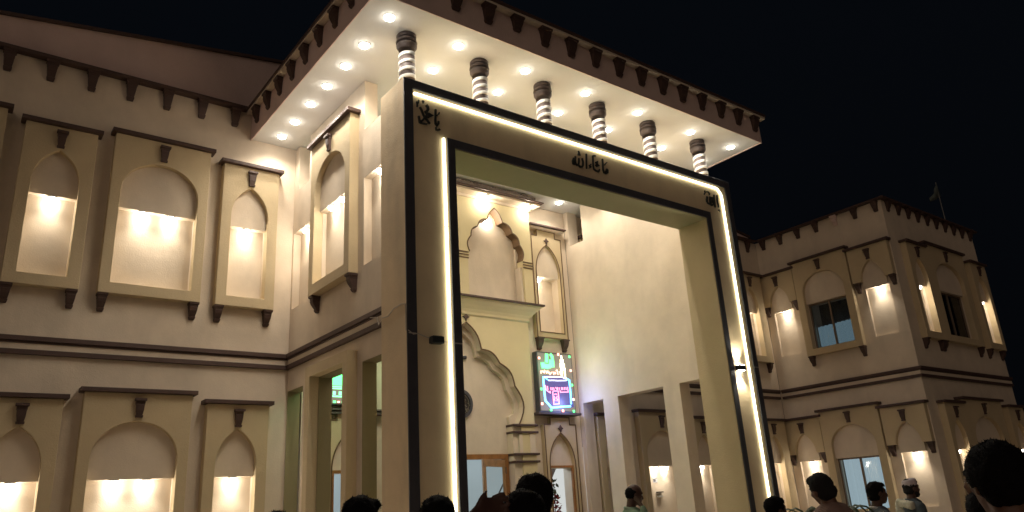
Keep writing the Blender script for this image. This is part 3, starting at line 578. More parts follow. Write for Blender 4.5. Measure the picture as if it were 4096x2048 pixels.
# round plaque and the little camera above the door
pq = empty('round_plaque', EY(10.42, 2.5, .13), 'round dark engraved plaque above the entrance door, half behind the gateway pier', 'plaque')
def disc(name, m, r0, r1, w0, w1, par, n=40, cx=10.42, cz=2.5):
    b = MB(); o = [(cx + r1 * math.cos(6.2832 * k / n), cz + r1 * 1.09 * math.sin(6.2832 * k / n)) for k in range(n)]
    hol = [[(cx + r0 * math.cos(6.2832 * k / n), cz + r0 * 1.09 * math.sin(6.2832 * k / n)) for k in range(n)]] if r0 else []
    b.plate(EY, o, hol, w0, w1); return b.build(name, m, par)
disc('backing', 'plaque', 0, .30, .002, .04, pq); disc('rim', 'black', .25, .325, .002, .07, pq); disc('inlay_ring', 'silver', .215, .225, .041, .05, pq)
b = MB()
for k in range(16):
    x = 10.24 + .36 * random.random(); z = 2.32 + .36 * random.random(); L = .05 + .06 * random.random()
    b.ribbon(EY, [(x, z), (x + L * .5, z - L * .45), (x + L, z - L * .95)], .012, .041, .05)
b.build('engraved_strokes', 'silver', pq)
cc = empty('door_camera', EY(10.57, 3.67, .0), 'tiny black dome camera on the cream wall under the big scalloped arch', 'camera')
b = MB(); p = EY(10.57, 3.67, .03); b.lathe((p.x, p.y - .01, p.z - .03), [(.03, 0), (.04, .02), (.04, .05), (.03, .06)], 16); b.build('dome', 'black', cc, smooth=True)

# ------------------------------------------------------------------ neon signs
def sign(x0, x1, z0, z1, label, green):
    t = empty('neon_sign', EY((x0 + x1) / 2, z0, .1), label, 'sign'); 
    b = MB(); b.pbox(EY, x0, x1, z0, z1, .02, .20); b.build('sign_box', 'black', t)
    b = MB(); b.pbox(EY, x0 + .03, x1 - .03, z0 + .03, z1 - .03, .201, .21); b.build('sign_face', 'screen', t)
    return t
ns = sign(12.86 - .06, 14.07, 2.35, 3.97, 'glowing neon picture sign of a black cube shrine outlined in blue', False)
SG = planeY(15.48)
b = MB(); b.plate(SG, [(12.98, 3.33), (13.62, 3.33), (13.93, 3.25), (14.0, 2.50), (13.30, 2.42), (13.07, 2.62)], [], -.008, -.004); b.build('printed_shrine', 'screen2', ns)
for k, mm in (('green', 'n_green'), ('yellow', 'n_yellow'), ('red', 'n_red'), ('blue', 'n_blue'), ('white', 'n_white'), ('pink', 'n_pink')):
    for w, pts in NEON[k]:
        b = MB(); b.ribbon(SG, [(min(max(u, 12.9), 14.02), min(max(v, 2.4), 3.92)) for u, v in pts], max(.014, w), -.003, .01)
        b.build('neon_tube', mm, ns)
for k, mm in (('dot_red', 'n_red'), ('dot_green', 'n_green')):
    for u, v in NEON[k]:
        b = MB(); b.ribbon(SG, [(u - .03, v), (u + .03, v)], .06, -.003, .012); b.build('neon_dot', mm, ns)
b = MB(); b.pbox(EY, 12.66, 14.18, 2.27, 2.33, .001, .30); b.build('sign_shelf', 'taupe', ew, bevel=.006)
for pp, c_, e_ in (((13.15, 3.6), (.2, 1, .5), 5), ((13.6, 2.6), (.30, .38, 1.0), 16), ((13.6, 3.5), (1, .7, .4), 3)):
    light('neon_light', EY(pp[0], pp[1], .42), e_, ns, .15, c_)
gs = sign(6.87, 7.92, 2.35, 3.97, 'bright green glowing neon sign seen through the left side opening', True)
b = MB()
for z, h in ((3.40, .5), (2.90, .26)): b.pbox(SG, 6.92, 7.87, z - h / 2, z + h / 2, -.004, .01)
b.build('neon_lettering', 'n_green', gs)
b = MB()
for z in (2.74, 2.70): b.ribbon(SG, [(6.92, z), (7.87, z)], .022, -.003, .01)
for k in range(6): b.ribbon(SG, [(6.96 + k * .14, 2.56), (6.96 + k * .14, 2.64)], .06, -.003, .01)
b.ribbon(SG, [(6.92, 2.53), (7.87, 2.53)], .03, -.003, .01)
b.build('neon_tube', emis('pale_green_neon', (.2, 1, .4), 2.2), gs)
b = MB()
for k in range(5): b.ribbon(SG, [(6.94 + k * .2, 2.41), (7.0 + k * .2, 2.41)], .045, -.003, .01)
b.build('neon_dots', 'n_green', gs)
b = MB()
for k in range(5): b.ribbon(SG, [(7.04 + k * .2, 2.41), (7.09 + k * .2, 2.41)], .035, -.003, .01)
b.build('neon_dots', 'n_red', gs)
light('neon_light', EY(7.3, 3.2, .8), 10, gs, .25, (.25, 1, .45))
b = MB(); b.pbox(EY, mir(14.18), mir(12.66), 2.24, 2.28, .001, .2); b.pbox(EY, mir(14.18), mir(12.66), 2.16, 2.20, .001, .2); b.build('sign_shelf', 'taupe', ew)

# ------------------------------------------------------------------ right screen wall of the porch
rw = empty('porch_wall', M(14.55, 13, ZG), 'large plain cream wall with tall door openings on the right side of the porch', 'wall')
RX = planeX(14.38)
outer = [(10.835, ZG)]
for u0, u1 in ((10.9, 12.04), (12.57, 14.16), (14.72, 15.53)): outer += [(u0, ZG), (u0, 2.62), (u1, 2.62), (u1, ZG)]
outer += [(15.69, ZG), (15.69, 7.25), (14.92, 7.25), (14.92, 8.355), (12.08, 8.355), (12.08, 7.25), (10.835, 7.25)]
b = MB(); b.plate(RX, outer, [], -.37, 0); b.build('wall', 'cream', rw)
b = MB(); b.pbox(RX, 15.52, 15.69, 7.252, 8.355, -.37, 0); b.build('wall_stub', 'cream', rw)

# ------------------------------------------------------------------ right wing
rg = empty('mosque_wing', M(24, 14, ZG), 'two storey cream wing projecting forward at the right with lit niches and windows', 'building')
AR = planeY(15.7); hr = []; C0 = 24.2; CW = planeX(C0); hc = []; DY = 10.72; DW = planeY(DY); hd = []
for row, vb in (('upstairs', 4.36), ('ground floor', -.93)):
    lv = vb + 1.818
    for uc, kd, hf, nh_ in ((15.35, 'narrow', .5, .3), (17.47, 'wide', .94, .74), (19.37, 'narrow', .6, .4), (21.25, 'wide', .935, .74), (23.12, 'narrow', .72, .34)):
        if uc == 23.12: hr.append(panel(rg, 'Y', 15.7, uc, kd, vb, half=hf, nhalf=nh_))
        else: hr.append(panel(rg, 'Y', 15.7, uc, kd, vb, half=hf, nhalf=nh_))
    niche_lamp('Y', 15.7, 23.0, lv, f'lamp in the {row} niche just right of the gateway, facing the courtyard', 'niche lamps', 14)
    for yc, nm in ((14.98, 'far pointed {} niche on the side of the right wing'), (11.45, 'near pointed {} niche by the corner of right wing')):
        hc.append(panel(rg, 'X', C0, yc, 'narrow', vb, half=.70, nhalf=.40, full=False))
        niche_lamp('X', C0, yc - .05, lv, 'lamp in the ' + nm.format(row), 'niche lamps', 14, w=0.01)
    hc.append(panel(rg, 'X', C0, 13.235, 'wide', vb, half=1.03, nhalf=.77, back=False))
    for xc, nm in ((25.5, 'left pointed {} niche on the right wing front face'), (30.32, 'right pointed {} niche on the right wing front face')):
        hd.append(panel(rg, 'Y', DY, xc, 'narrow', vb, half=.65, nhalf=.41, pm='ochre'))
        niche_lamp('Y', DY, xc, lv, 'lamp in the ' + nm.format(row), 'niche lamps', 11.5)
    hd.append(panel(rg, 'Y', DY, 27.65, 'wide', vb, half=1.5, nhalf=1.05, back=False, pm='ochre'))
niche_lamp('Y', 15.7, 17.2, -.93 + 1.818, 'left one of the two lamps seen through the middle porch opening', 'niche lamps', 9)
niche_lamp('Y', 15.7, 17.65, -.93 + 1.818, 'right one of the two lamps seen through the middle porch opening', 'niche lamps', 9)
niche_lamp('Y', 15.7, 19.3, -.93 + 1.818, 'lamp seen through the rightmost porch opening beside the gateway jamb', 'niche lamps', 9)
b = MB(); b.plate(AR, rect(14.76, C0, ZG, 9.02), hr, -.3, 0); b.build('wall', 'cream', rg)
b = MB(); b.plate(CW, rect(DY, 15.69, ZG, 9.02), hc, -.3, 0); b.build('wall', 'cream', rg)
b = MB(); b.plate(DW, rect(C0 + .3005, 31.1, ZG, 9.02), hd, -.3, 0); b.build('wall', 'cream', rg)
b = MB(); b.box(31.1, 31.2, DY + .3, 18, ZG, 9.02); b.box(14.8, 31.1, 15.99, 18, 9.03, 9.05); b.build('side_wall', 'cream', rg)
cornice(rg, 'Y', 15.7, 14.76, C0 - .1); cornice(rg, 'X', C0, DY, 15.6); cornice(rg, 'Y', DY, C0 - .1, 31.1)
b = MB(); b.box(C0 - .17, 31.3, DY - .17, 15.53, 9.022, 9.09); b.box(15.9, C0 - .17, 15.53, 15.9, 9.022, 9.09); b.build('roof_ledge', 'brown', rg, bevel=.006)
for k in range(7): corbel(rg, 'X', 10.93 + .735 * k, 9.015, 0, C0, .36, .225, .155, 'roof_bracket', m='brown' if k != 2 else 'fascia')
for k in range(10): corbel(rg, 'Y', 24.55 + .70 * k, 9.015, 0, DY, .36, .24, .14, 'roof_bracket')
for k in range(4): corbel(rg, 'Y', 23.62 - .73 * k, 9.015, 0, 15.7, .43, .225, .155, 'roof_bracket')

def window(facing, p0, uc, hw, v0, v1, curt, partial, label=None):
    pl = PL[facing](p0)
    b = MB(); f = .05
    b.plate(pl, rect(uc - hw, uc + hw, v0, v1), [rect(uc - hw + f, uc - .028, v0 + f, v1 - f), rect(uc + .028, uc + hw - f, v0 + f, v1 - f)], -.12, -.04); w = b.build('window', 'alu', rg, bevel=.004)
    b = MB(); b.pbox(pl, uc - hw + f, uc - .02, v0 + f, v1 - f, -.085, -.08); b.build('pane', GL, w)
    b = MB(); b.pbox(pl, uc + .02, uc + hw - f, v0 + f, v1 - f, -.085, -.08); b.build('pane', GL, w)
    if curt:   # pleated curtain inside
        vt = v0 + (v1 - v0) * partial; n = 60; m = MB(); a = []
        for k in range(n + 1):
            u = uc - hw + f + (2 * hw - 2 * f) * k / n; d = -.30 + .05 * math.sin(k * .95) + .02 * math.sin(k * 2.3)
            vt2 = vt - (0 if partial > .9 else .03 * k / n)
            a.append((m.vert(pl(u, v0 - .02, d)), m.vert(pl(u, vt2, d))))
        for p, q in zip(a, a[1:]): m.face((p[0], q[0], q[1], p[1]))
        m.build('curtain', curt, w, smooth=True)
    b = MB(); b.pbox(pl, uc - hw - .1, uc + hw + .1, v0 - .1, v1 + .1, -.9, -.88); b.build('room_wall', 'darkroom', w)
MT['darkroom'] = mat('dim_room_wall', (.05, .06, .07), .9)
g = bpy.data.materials.new('window_glass'); g.use_nodes = True; n_ = g.node_tree; n_.nodes.clear(); o_ = n_.nodes.new('ShaderNodeOutputMaterial'); mx = n_.nodes.new('ShaderNodeMixShader'); tr = n_.nodes.new('ShaderNodeBsdfTransparent'); gl = n_.nodes.new('ShaderNodeBsdfGlossy'); lwt = n_.nodes.new('ShaderNodeLayerWeight')
tr.inputs[0].default_value = (.74, .80, .82, 1); gl.inputs['Roughness'].default_value = .04; lwt.inputs[0].default_value = .35
n_.links.new(lwt.outputs['Fresnel'], mx.inputs[0]); n_.links.new(tr.outputs[0], mx.inputs[1]); n_.links.new(gl.outputs[0], mx.inputs[2]); n_.links.new(mx.outputs[0], o_.inputs[0])
GL = g; MT['glass'] = g
window('X', C0, 13.235, .77, 4.58, 6.18, 'room_dim', .52)
window('X', C0, 13.235, .77, -1.9, .89, 'room_blue', 1.0)
window('Y', DY, 27.65, 1.05, 4.58, 6.18, None, 0)
window('Y', DY, 27.65, 1.05, -1.9, .89, None, 0)
light('room_light', CW(13.2, .3, -1.2), 22, rg, .2, (.65, .82, 1.0)); light('room_light', CW(13.2, 5.0, -1.3), 5, rg, .2, (.65, .82, 1.0))
# papers and a switch board in the niche seen through the opening
for k, (u, v, w_, h_, lab) in enumerate(((17.22, .50, .20, .13, 'small grey printed notice inside the lit niche seen through the middle opening'), (16.98, .46, .09, .11, 'half hidden notice at the left edge of the same lit niche'))):
    t = empty('wall_notice', AR(u, v, -.08), lab, 'notice')
    b = MB(); b.pbox(AR, u - w_ / 2, u + w_ / 2, v - h_ / 2, v + h_ / 2, -.084, -.078); b.build('sheet', 'paper', t)
    b = MB(); b.pbox(AR, u - w_ * .38, u + w_ * .1, v - h_ * .3, v + h_ * .25, -.0775, -.0765); b.pbox(AR, u - w_ * .4, u + w_ * .42, v + h_ * .36, v + h_ * .42, -.0775, -.0765); b.build('print', 'ink', t)
t = empty('tube_light', AR(17.3, .14, -.08), 'small dark wall fitting with a white lamp below the notice', 'fixture')
b = MB(); b.pbox(AR, 17.2, 17.44, .15, .18, -.08, .0); b.build('holder', 'taupe', t)
b = MB(); b.pbox(AR, 17.22, 17.42, .02, .07, -.08, -.02); b.build('cover', 'soffit', t, bevel=.01)

# flag on the roof
fp = empty('flag', M(30.48, 11.25, 9.05), 'faint pale flag drooping from a thin pole above the right wing roof', 'flag')
b = MB(); c = M(30.48, 11.25, 9.05); b.lathe(c, [(.02, 0), (.014, 1.66)], 8); b.build('pole', 'pole', fp)
b = MB(); a = []
for k in range(9):
    t_ = k / 8; u = 30.46 - .95 * t_; sw_ = .05 * math.sin(t_ * 7)
    a.append((b.vert(M(u, 11.22 + sw_, 11.18 - .80 * t_ ** .85)), b.vert(M(u + .04 + .06 * (1 - t_), 11.22 + sw_ * 1.3, 10.66 - .42 * t_ ** .9))))
for p, q in zip(a, a[1:]): b.face((p[0], q[0], q[1], p[1]))
fl_ = b.build('cloth', 'flag', fp, smooth=True); so = fl_.modifiers.new('t', 'SOLIDIFY'); so.thickness = .004
# ------------------------------------------------------------------ people
SK = mat('skin_brown', (0.16, 0.078, 0.05), .5, .1, 90, .12, 25); SKD = mat('skin_dark', (0.085, 0.04, 0.028), .5, .1, 90, .12, 25); HR = mat('black_hair', (0.007, 0.006, 0.007), .8, .5, 180, spec=.12)
HRG = mat('greying_hair', (0.022, 0.021, 0.021), .8, .5, 180, spec=.15); EYE = mat('eye_white', (.5, .48, .45), .3)
def cloth(name, c): return mat(name, c, .9, .35, 120, .15, 30)
DG = bpy.context.evaluated_depsgraph_get
def icos(n):
    bm = bmesh.new(); bmesh.ops.create_icosphere(bm, subdivisions=n, radius=1); V = [v.co.copy() for v in bm.verts]; F = [tuple(x.index for x in f.verts) for f in bm.faces]; bm.free(); return V, F
ICO3 = icos(3); ICO2 = icos(2)
class Blob:
    def __init__(s): s.v = []; s.f = []
    def ell(s, c, r, rot=None, lo=False):
        ICO = ICO2 if lo or max(r) < .03 else ICO3; b0 = len(s.v); c = Vector(c)
        for q in ICO[0]:
            p = Vector((q.x * r[0], q.y * r[1], q.z * r[2]))
            if rot: p = rot @ p
            s.v.append(c + p)
        s.f += [tuple(b0 + k for k in f) for f in ICO[1]]
    def cap(s, a, b, ra, rb, n=5, flat=1.0):
        a = Vector(a); b = Vector(b); L = (b - a).length; n = max(2, int(L / (min(ra, rb) * .6)) + 1)
        ax = (b - a).normalized(); q = Vector((0, 0, 1)).rotation_difference(ax).to_matrix()
        for k in range(n + 1):
            t = k / n; r = ra + (rb - ra) * t; s.ell(a + (b - a) * t, (r, r * flat, r), q, True)
    def mesh(s, name, vox, m, smooth=3, disp=0, dscale=20):
        me = bpy.data.meshes.new('t'); me.from_pydata(s.v, [], s.f); o = bpy.data.objects.new('t', me); COL.objects.link(o)
        r = o.modifiers.new('r', 'REMESH'); r.mode = 'VOXEL'; r.voxel_size = vox; r.use_smooth_shade = True
        k = o.modifiers.new('s', 'SMOOTH'); k.iterations = smooth; k.factor = .5
        ev = o.evaluated_get(DG()); out = bpy.data.meshes.new_from_object(ev); bpy.data.objects.remove(o); out.name = name
        if disp:
            for v in out.vertices:
                v.co += v.normal * disp * (noise.noise(v.co * dscale) + .6 * noise.noise(v.co * dscale * 2.7))
        out.materials.clear(); out.materials.append(m); return out
def tufts(me, n, L, up, seed, zmin):
    """short strands standing off the hair so the outline is not clean"""
    rnd = random.Random(seed); vs = [v for v in me.vertices if v.co.z > zmin]; V = []; F = []
    for _ in range(n):
        v = rnd.choice(vs); p = v.co - v.normal * .004; d = (v.normal + Vector((rnd.uniform(-.9, .9), rnd.uniform(-.9, .9), rnd.uniform(-.5, .5) + up))).normalized() * L * rnd.uniform(.4, 1)
        e = d.cross(v.normal + Vector((.1, .2, .05))).normalized() * .0022; i = len(V)
        V += [p - e, p + e, p + d]; F.append((i, i + 1, i + 2))
    m = bpy.data.meshes.new('hair_tufts'); m.from_pydata(V, [], F); return m

def person(x, y, htop, yaw, label, skin=SK, hair=HR, shirt=(0.05, 0.05, 0.06), trousers=(0.03, 0.03, 0.035), hairthick=1.0, bald=False, capc=None, kameez=False, shawl=None,
           tilt=(0, 0), arms=None, vox=.011, collar=None, puff=None, sleeve=None, beard=False, stoop=0.0, wide=1.0, seed=1, group='people in the crowd', stripes=False):
    """yaw: heading in degrees (0 = +X); htop = height of the top of the head"""
    t = empty('person', (x, y, 0), label, 'person', group, rz=math.radians(yaw - 90))
    k = htop / 1.765; Wm = WM[t.name]; inv = Wm.inverted()
    L = lambda p: Vector(p) * k
    hc_ = L((tilt[0] * .12, .015 + tilt[1] * .12, 1.64)); hr_ = Matrix.Rotation(-tilt[1] * 1.0, 3, 'X') @ Matrix.Rotation(tilt[0] * 1.0, 3, 'Y')
    HP = lambda p: hc_ + hr_ @ (Vector(p) * k)
    HR_ = lambda r: tuple(a * k for a in r)
    B = Blob(); 
    B.ell(HP((0, -.005, .012)), HR_((.076, .095, .098)), hr_); B.ell(HP((0, .03, -.035)), HR_((.062, .068, .078)), hr_); B.ell(HP((0, .055, -.085)), HR_((.038, .036, .034)), hr_)
    B.cap(HP((0, .088, .005)), HP((0, .108, -.03)), .010 * k, .015 * k); B.ell(HP((0, .082, .025)), HR_((.055, .016, .012)), hr_)
    B.ell(HP((0, .092, -.062)), HR_((.024, .012, .009)), hr_); B.ell(HP((0, .088, -.075)), HR_((.02, .012, .008)), hr_)
    for s in (-1, 1):
        B.ell(HP((s * .078, -.005, -.015)), HR_((.011, .020, .032)), hr_); B.ell(HP((s * .045, .065, -.02)), HR_((.022, .02, .02)), hr_)
    B.cap(HP((0, -.02, -.05)), L((0, -.02, 1.44)), .056 * k, .062 * k)
    B.cap(L((0, -.01, 1.40)), L((0, 0, 1.0)), .105 * k, .115 * k); B.ell(L((0, 0, .96)), HR_((.15, .11, .12)))
    B.cap(L((-.13, -.015, 1.41)), L((.13, -.015, 1.41)), .055 * k, .055 * k)
    for s in (-1, 1):
        B.cap(L((s * .09, 0, .93)), L((s * .11, 0, .50)), .082 * k, .055 * k); B.cap(L((s * .11, 0, .50)), L((s * .12, -.02, .09)), .055 * k, .036 * k); B.cap(L((s * .12, -.03, .035)), L((s * .13, .13, .03)), .034 * k, .028 * k)
    arm_pts = {}
    for s, nm in ((-1, 'L'), (1, 'R')):
        sh = L((s * .175, -.015, 1.40)) 
        if arms and nm in arms: el, wr, fd = [inv @ Vector(p) for p in arms[nm][:3]]; fd = (fd - wr).normalized()
        else: el = L((s * .235, -.02, 1.12)); wr = L((s * .25, .04, .86)); fd = Vector((0, .15, -1)).normalized()
        arm_pts[nm] = (sh, el, wr)
        B.cap(sh, el, .047 * k, .038 * k); B.cap(el, wr, .037 * k, .024 * k, flat=.95)
        # palm, four fingers and thumb
        ax = fd; side = ax.cross(Vector((0, 0, 1)) if abs(ax.z) < .8 else Vector((0, 1, 0))).normalized(); nrm = ax.cross(side).normalized()
        if arms and nm in arms and len(arms[nm]) > 3: side = ax.cross(inv.to_3x3() @ Vector(arms[nm][3])).normalized(); nrm = ax.cross(side).normalized()
        pm_ = wr + ax * .05 * k
        for q in (-.028, -.009, .010, .028): B.cap(wr + ax * .012 * k + side * q * .6 * k, wr + ax * .085 * k + side * q * k, .014 * k, .0115 * k)
        for q, ln in ((-.029, .058), (-.010, .072), (.010, .076), (.029, .066)):
            f0 = wr + ax * .085 * k + side * q * k; f1 = f0 + (ax + nrm * .18) * ln * .5 * k + side * q * .15 * k; f2 = f1 + (ax * .8 + nrm * .5) * ln * .45 * k
            B.cap(f0, f1, .0098 * k, .009 * k); B.cap(f1, f2, .009 * k, .0078 * k)
        th0 = wr + ax * .03 * k + side * .022 * k; th1 = th0 + (ax * .8 + side * .6) * .040 * k; th2 = th1 + (ax * .85 + side * .5) * .028 * k
        B.cap(th0, th1, .013 * k, .0115 * k); B.cap(th1, th2, .0115 * k, .009 * k)
    me = B.mesh('body', vox, skin, 4); o = bpy.data.objects.new('body', me); adopt(o, t, (x, y, 0), math.radians(yaw - 90))
    P = lambda me_, nm, mt=None: adopt(bpy.data.objects.new(nm, me_), t, (x, y, 0), math.radians(yaw - 90))
    # hair
    if not capc or True:
        h = Blob(); ht = hairthick
        if bald:
            h.ell(HP((0, -.022, .0)), HR_((.083, .088, .083)), hr_); 
        else:
            h.ell(HP((0, -.016, .03)), HR_((.085 * ht, .096 * ht, .092 * ht)), hr_); h.ell(HP((0, -.038, -.03)), HR_((.078, .070, .066)), hr_)
            h.ell(HP((0, .045, .072)), HR_((.060, .05, .038)), hr_)
            if puff: h.ell(HP(puff), HR_((.05, .045, .036)), hr_)
        hm = h.mesh('hair', .009, hair, 1, .007, 26)
        # clear the face
        bm = bmesh.new(); bm.from_mesh(hm); hi_ = hr_.inverted()
        kill = [v for v in bm.verts if (lambda q: (q.y > .045 and q.z < .055) or (q.y > .0 and q.z < -.02 - .0) or q.z < -.085 or (bald and q.z > .045 and q.y > -.05))(hi_ @ (v.co - hc_) / k)]
        bmesh.ops.delete(bm, geom=kill, context='VERTS'); bm.to_mesh(hm); bm.free()
        if not capc:
            tm = tufts(hm, 900 if not bald else 300, .015 * ht, .25, seed, (hc_ + Vector((0, 0, -.06))).z); 
            bm = bmesh.new(); bm.from_mesh(hm); bm.from_mesh(tm); bm.to_mesh(hm); bm.free()
        P(hm, 'hair')
    if beard:
        h = Blob(); h.ell(HP((0, .05, -.085)), HR_((.05, .048, .042)), hr_); h.ell(HP((0, .025, -.06)), HR_((.066, .05, .04)), hr_); P(h.mesh('beard', .009, hair, 1, .004, 40), 'beard')
    for s in (-1, 1):
        e = Blob(); e.ell(HP((s * .03, .083, .005)), HR_((.013, .012, .008)), hr_)
        m_ = bpy.data.meshes.new('eye'); m_.from_pydata(e.v, [], e.f); m_.materials.append(EYE); P(m_, 'eye')
    if capc:
        m = MB(); n = 28; rings = []
        for zz, rr in ((.028, .090), (.05, .091), (.085, .088), (.105, .082), (.115, .05), (.117, .01)):
            rings.append([m.vert(HP((rr * math.cos(6.2832 * q / n) * .93, -.012 + rr * 1.08 * math.sin(6.2832 * q / n), zz + .012 * math.sin(6.2832 * q / n)))) for q in range(n)])
        for a, c in zip(rings, rings[1:]):
            for q in range(n): m.face((a[q], a[(q + 1) % n], c[(q + 1) % n], c[q]))
        m.face(rings[-1]); mm = bpy.data.meshes.new('cap'); mm.from_pydata(m.v, [], m.f); mm.polygons.foreach_set('use_smooth', [True] * len(mm.polygons)); mm.materials.append(cloth('cap_cloth', capc)); P(mm, 'skull_cap')
    # shirt
    sm = cloth('shirt_cloth', shirt)
    if stripes:
        n = sm.node_tree; bs = n.nodes['Principled BSDF']; wv = n.nodes.new('ShaderNodeTexWave'); wv.inputs['Scale'].default_value = 22; wv.bands_direction = 'X'; wv.inputs['Distortion'].default_value = .6
        tx = n.nodes.new('ShaderNodeTexCoord'); n.links.new(tx.outputs['Object'], wv.inputs['Vector']); rp = n.nodes.new('ShaderNodeValToRGB'); rp.color_ramp.elements[0].color = (*[c * .7 for c in shirt], 1); rp.color_ramp.elements[1].color = (*shirt, 1)
        n.links.new(wv.outputs['Fac'], rp.inputs[0]); n.links.new(rp.outputs[0], bs.inputs['Base Color'])
    c_ = Blob(); w_ = wide
    c_.cap(L((0, -.005, 1.39)), L((0, 0, 1.0)), .128 * k * w_, .135 * k * w_); c_.ell(L((0, .0, 1.30)), HR_((.175 * w_, .118, .13))); c_.ell(L((0, 0, .93)), HR_((.175 * w_, .13, .14)))
    c_.cap(L((-.15 * w_, -.015, 1.405)), L((.15 * w_, -.015, 1.405)), .066 * k, .066 * k); c_.cap(L((-.07, -.02, 1.45)), L((.07, -.02, 1.45)), .045 * k, .045 * k)
    if kameez: c_.cap(L((0, 0, .9)), L((0, 0, .55)), .17 * k, .20 * k)
    for nm in ('L', 'R'):
        sh, el, wr = arm_pts[nm]; c_.cap(sh, el, .066 * k, .052 * k)
        if sleeve != 'short': c_.cap(el, wr * .96 + el * .04, .050 * k, .036 * k)
    P(c_.mesh('shirt', .014, sm, 3, .007, 9), 'shirt')
    co = Blob()
    for q in range(24):
        a = 6.2832 * q / 24; co.ell(L((.063 * math.cos(a), -.02 + .066 * math.sin(a), 1.475 - .018 * math.sin(a))), HR_((.014, .014, .020)))
    P(co.mesh('collar', .009, cloth('collar_cloth', collar or shirt), 2), 'collar')
    tr_ = Blob(); tc_ = cloth('trouser_cloth', trousers)
    tr_.ell(L((0, 0, .93)), HR_((.165, .125, .13)))
    for s in (-1, 1): tr_.cap(L((s * .09, 0, .90)), L((s * .11, 0, .50)), .10 * k, .078 * k); tr_.cap(L((s * .11, 0, .50)), L((s * .12, -.02, .10)), .078 * k, .066 * k)
    P(tr_.mesh('trousers', .016, tc_, 2, .006, 8), 'trousers')
    for s in (-1, 1):
        q = Blob(); q.cap(L((s * .12, -.04, .045)), L((s * .13, .14, .038)), .045 * k, .036 * k); P(q.mesh('shoe', .012, MT['letter'], 2), 'shoe')
    if shawl:
        q = Blob(); q.cap(L((-.21, 0, 1.43)), L((-.05, .03, 1.50)), .075 * k, .05 * k); q.cap(L((-.20, .02, 1.43)), L((-.21, .10, 1.05)), .085 * k, .08 * k); q.cap(L((-.20, -.05, 1.42)), L((-.20, -.12, .95)), .085 * k, .08 * k); q.cap(L((-.15, -.08, 1.45)), L((.12, -.10, 1.42)), .06 * k, .05 * k)
        P(q.mesh('shawl', .012, cloth('shawl_cloth', shawl), 1, .020, 14), 'shawl')
    return t
RGT = -37.0   # heading of the picture's right hand side
person(1.403, 3.746, 1.655, 60, 'person at far lower left with only the top of flat dark hair showing', seed=1, vox=.014)
person(1.76, 3.595, 1.70, 40, 'person with a quiff of black hair in front of the left openings', puff=(.045, .045, .072), hairthick=1.06, seed=2)
person(1.89, 3.07, 1.672, 55, 'person with rounded black hair in front of the left gateway pier', hairthick=1.05, seed=3)
person(2.376, 2.966, 1.746, 52, 'tall person with thick black hair in front of the porch', hairthick=1.12, seed=4, shirt=(.04, .04, .05))
def ray_pt(px, py, d):
    v = Vector(((px / 4 - 512) / 748.0, (py / 4 - 256) / 748.0, 1.0)); w = Vector([sum(R0[r][c] * v[r] for r in range(3)) for c in range(3)])
    w /= math.hypot(w.x, w.y); return Vector((0, 0, H)) + w * d
person(1.72, 2.21, 1.662, 60, 'person in front of the porch holding one hand up beside dark hair', skin=SKD, hairthick=1.02, seed=5, vox=.008,
       arms={'L': (ray_pt(1680, 2190, 2.5), ray_pt(1890, 2072, 2.56), ray_pt(2040, 1998, 2.64), (.62, .78, 0.1))}, sleeve='short')
person(6.72, 6.572, 1.79, -28, 'balding man in a pale green shirt beside the porch pillar, hand to his mouth', skin=SKD, bald=True, shirt=(.22, .32, .22), collar=(.30, .40, .30), tilt=(0, .25), seed=6, vox=.009,
       arms={'R': (ray_pt(2600, 2110, 9.15), ray_pt(2571, 2030, 9.2), ray_pt(2546, 1992, 9.25))}, sleeve='long')
person(5.76, 3.977, 1.56, -20, 'dark haired person at the foot of the right gateway pier, looking right', skin=SKD, seed=7, hairthick=1.04)
person(5.23, 3.139, 1.715, 66, 'man with cropped hair and striped pinkish brown shirt seen from behind, head tilted', hair=HRG, skin=SK, shirt=(.30, .19, .155), collar=(.42, .34, .30), tilt=(-.28, .12), stripes=True, seed=8, wide=1.35, hairthick=.97, vox=.009, kameez=True)
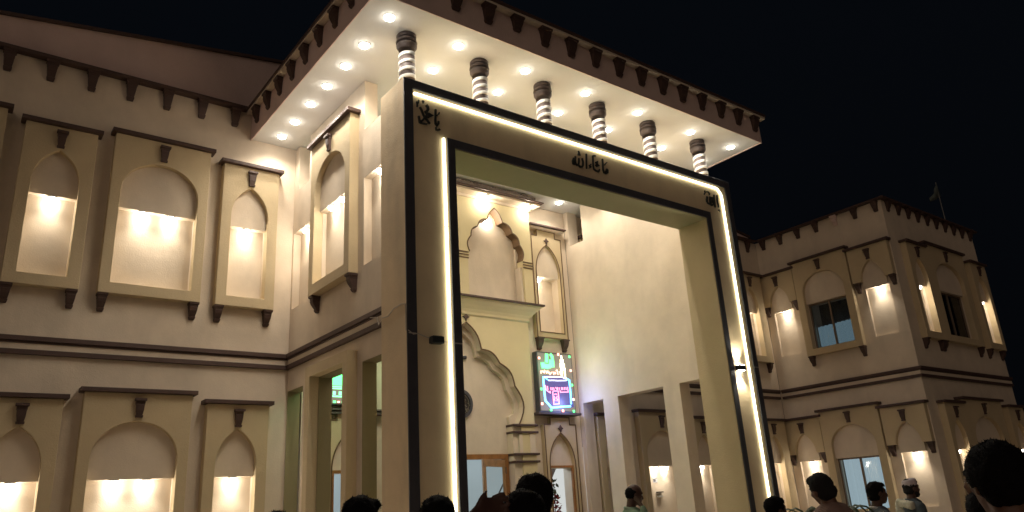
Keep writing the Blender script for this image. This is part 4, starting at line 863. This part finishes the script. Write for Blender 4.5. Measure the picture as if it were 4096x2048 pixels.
person(7.762, 4.146, 1.638, -36, 'dark profile of a man with white collar in front of the tall curtained window', skin=SKD, seed=9, shirt=(.12, .14, .16), collar=(.5, .5, .5), hairthick=1.0)
person(9.886, 4.824, 1.655, -34, 'man in a white skull cap with a cream shawl over a grey blue tunic', skin=SKD, capc=(.52, .45, .48), shawl=(.50, .47, .38), shirt=(.06, .075, .09), hair=HRG, beard=True, seed=10, kameez=True, wide=1.05)
person(6.674, 2.70, 1.69, 130, 'person in blue grey clothes half hidden behind the big dark head', skin=SK, shirt=(.06, .075, .10), seed=11)
person(3.708, 1.501, 1.56, 40, 'person in a pale grey green shirt whose shoulder shows beneath the big dark head', skin=SK, shirt=(.28, .31, .26), seed=12, wide=1.05)
person(2.849, 1.089, 1.71, 50, 'largest dark round head at the lower right, brownish orange collar', hairthick=1.16, shirt=(.20, .09, .06), collar=(.24, .11, .07), seed=13, vox=.009, wide=1.1)

# potted palm among the crowd
pp = empty('potted_palm', (6.9, 4.2, 0), 'potted palm whose leaf tips show behind the man in the striped shirt', 'plant')
b = MB(); b.lathe((6.9, 4.2, 0), [(.14, 0), (.19, .35), (.17, .35), (.0, .33)], 18); b.build('pot', 'pot', pp)
b = MB(); b.lathe((6.9, 4.2, 0), [(.03, .3), (.022, .95)], 10); b.build('stem', 'wood', pp)
rn = random.Random(3)
for k in range(8):
    a = k * 2.399; m = MB(); ln = .45 + .2 * rn.random(); a_ = None; P_ = []
    for q in range(9):
        t_ = q / 8; P_.append(Vector((6.9 + math.cos(a) * ln * t_, 4.2 + math.sin(a) * ln * t_, .95 + .62 * math.sin(t_ * 2.2) - .20 * t_)))
    side = Vector((-math.sin(a), math.cos(a), 0)); pr = []
    for q, p in enumerate(P_): w_ = .030 * math.sin(math.pi * (q + .6) / 9.2); pr.append((m.vert(p - side * w_ + Vector((0, 0, -.01))), m.vert(p + Vector((0, 0, .004))), m.vert(p + side * w_ + Vector((0, 0, -.01)))))
    for c, d in zip(pr, pr[1:]): m.face((c[0], c[1], d[1], d[0])); m.face((c[1], c[2], d[2], d[1]))
    m.build('leaf', 'leaf', pp, smooth=True)
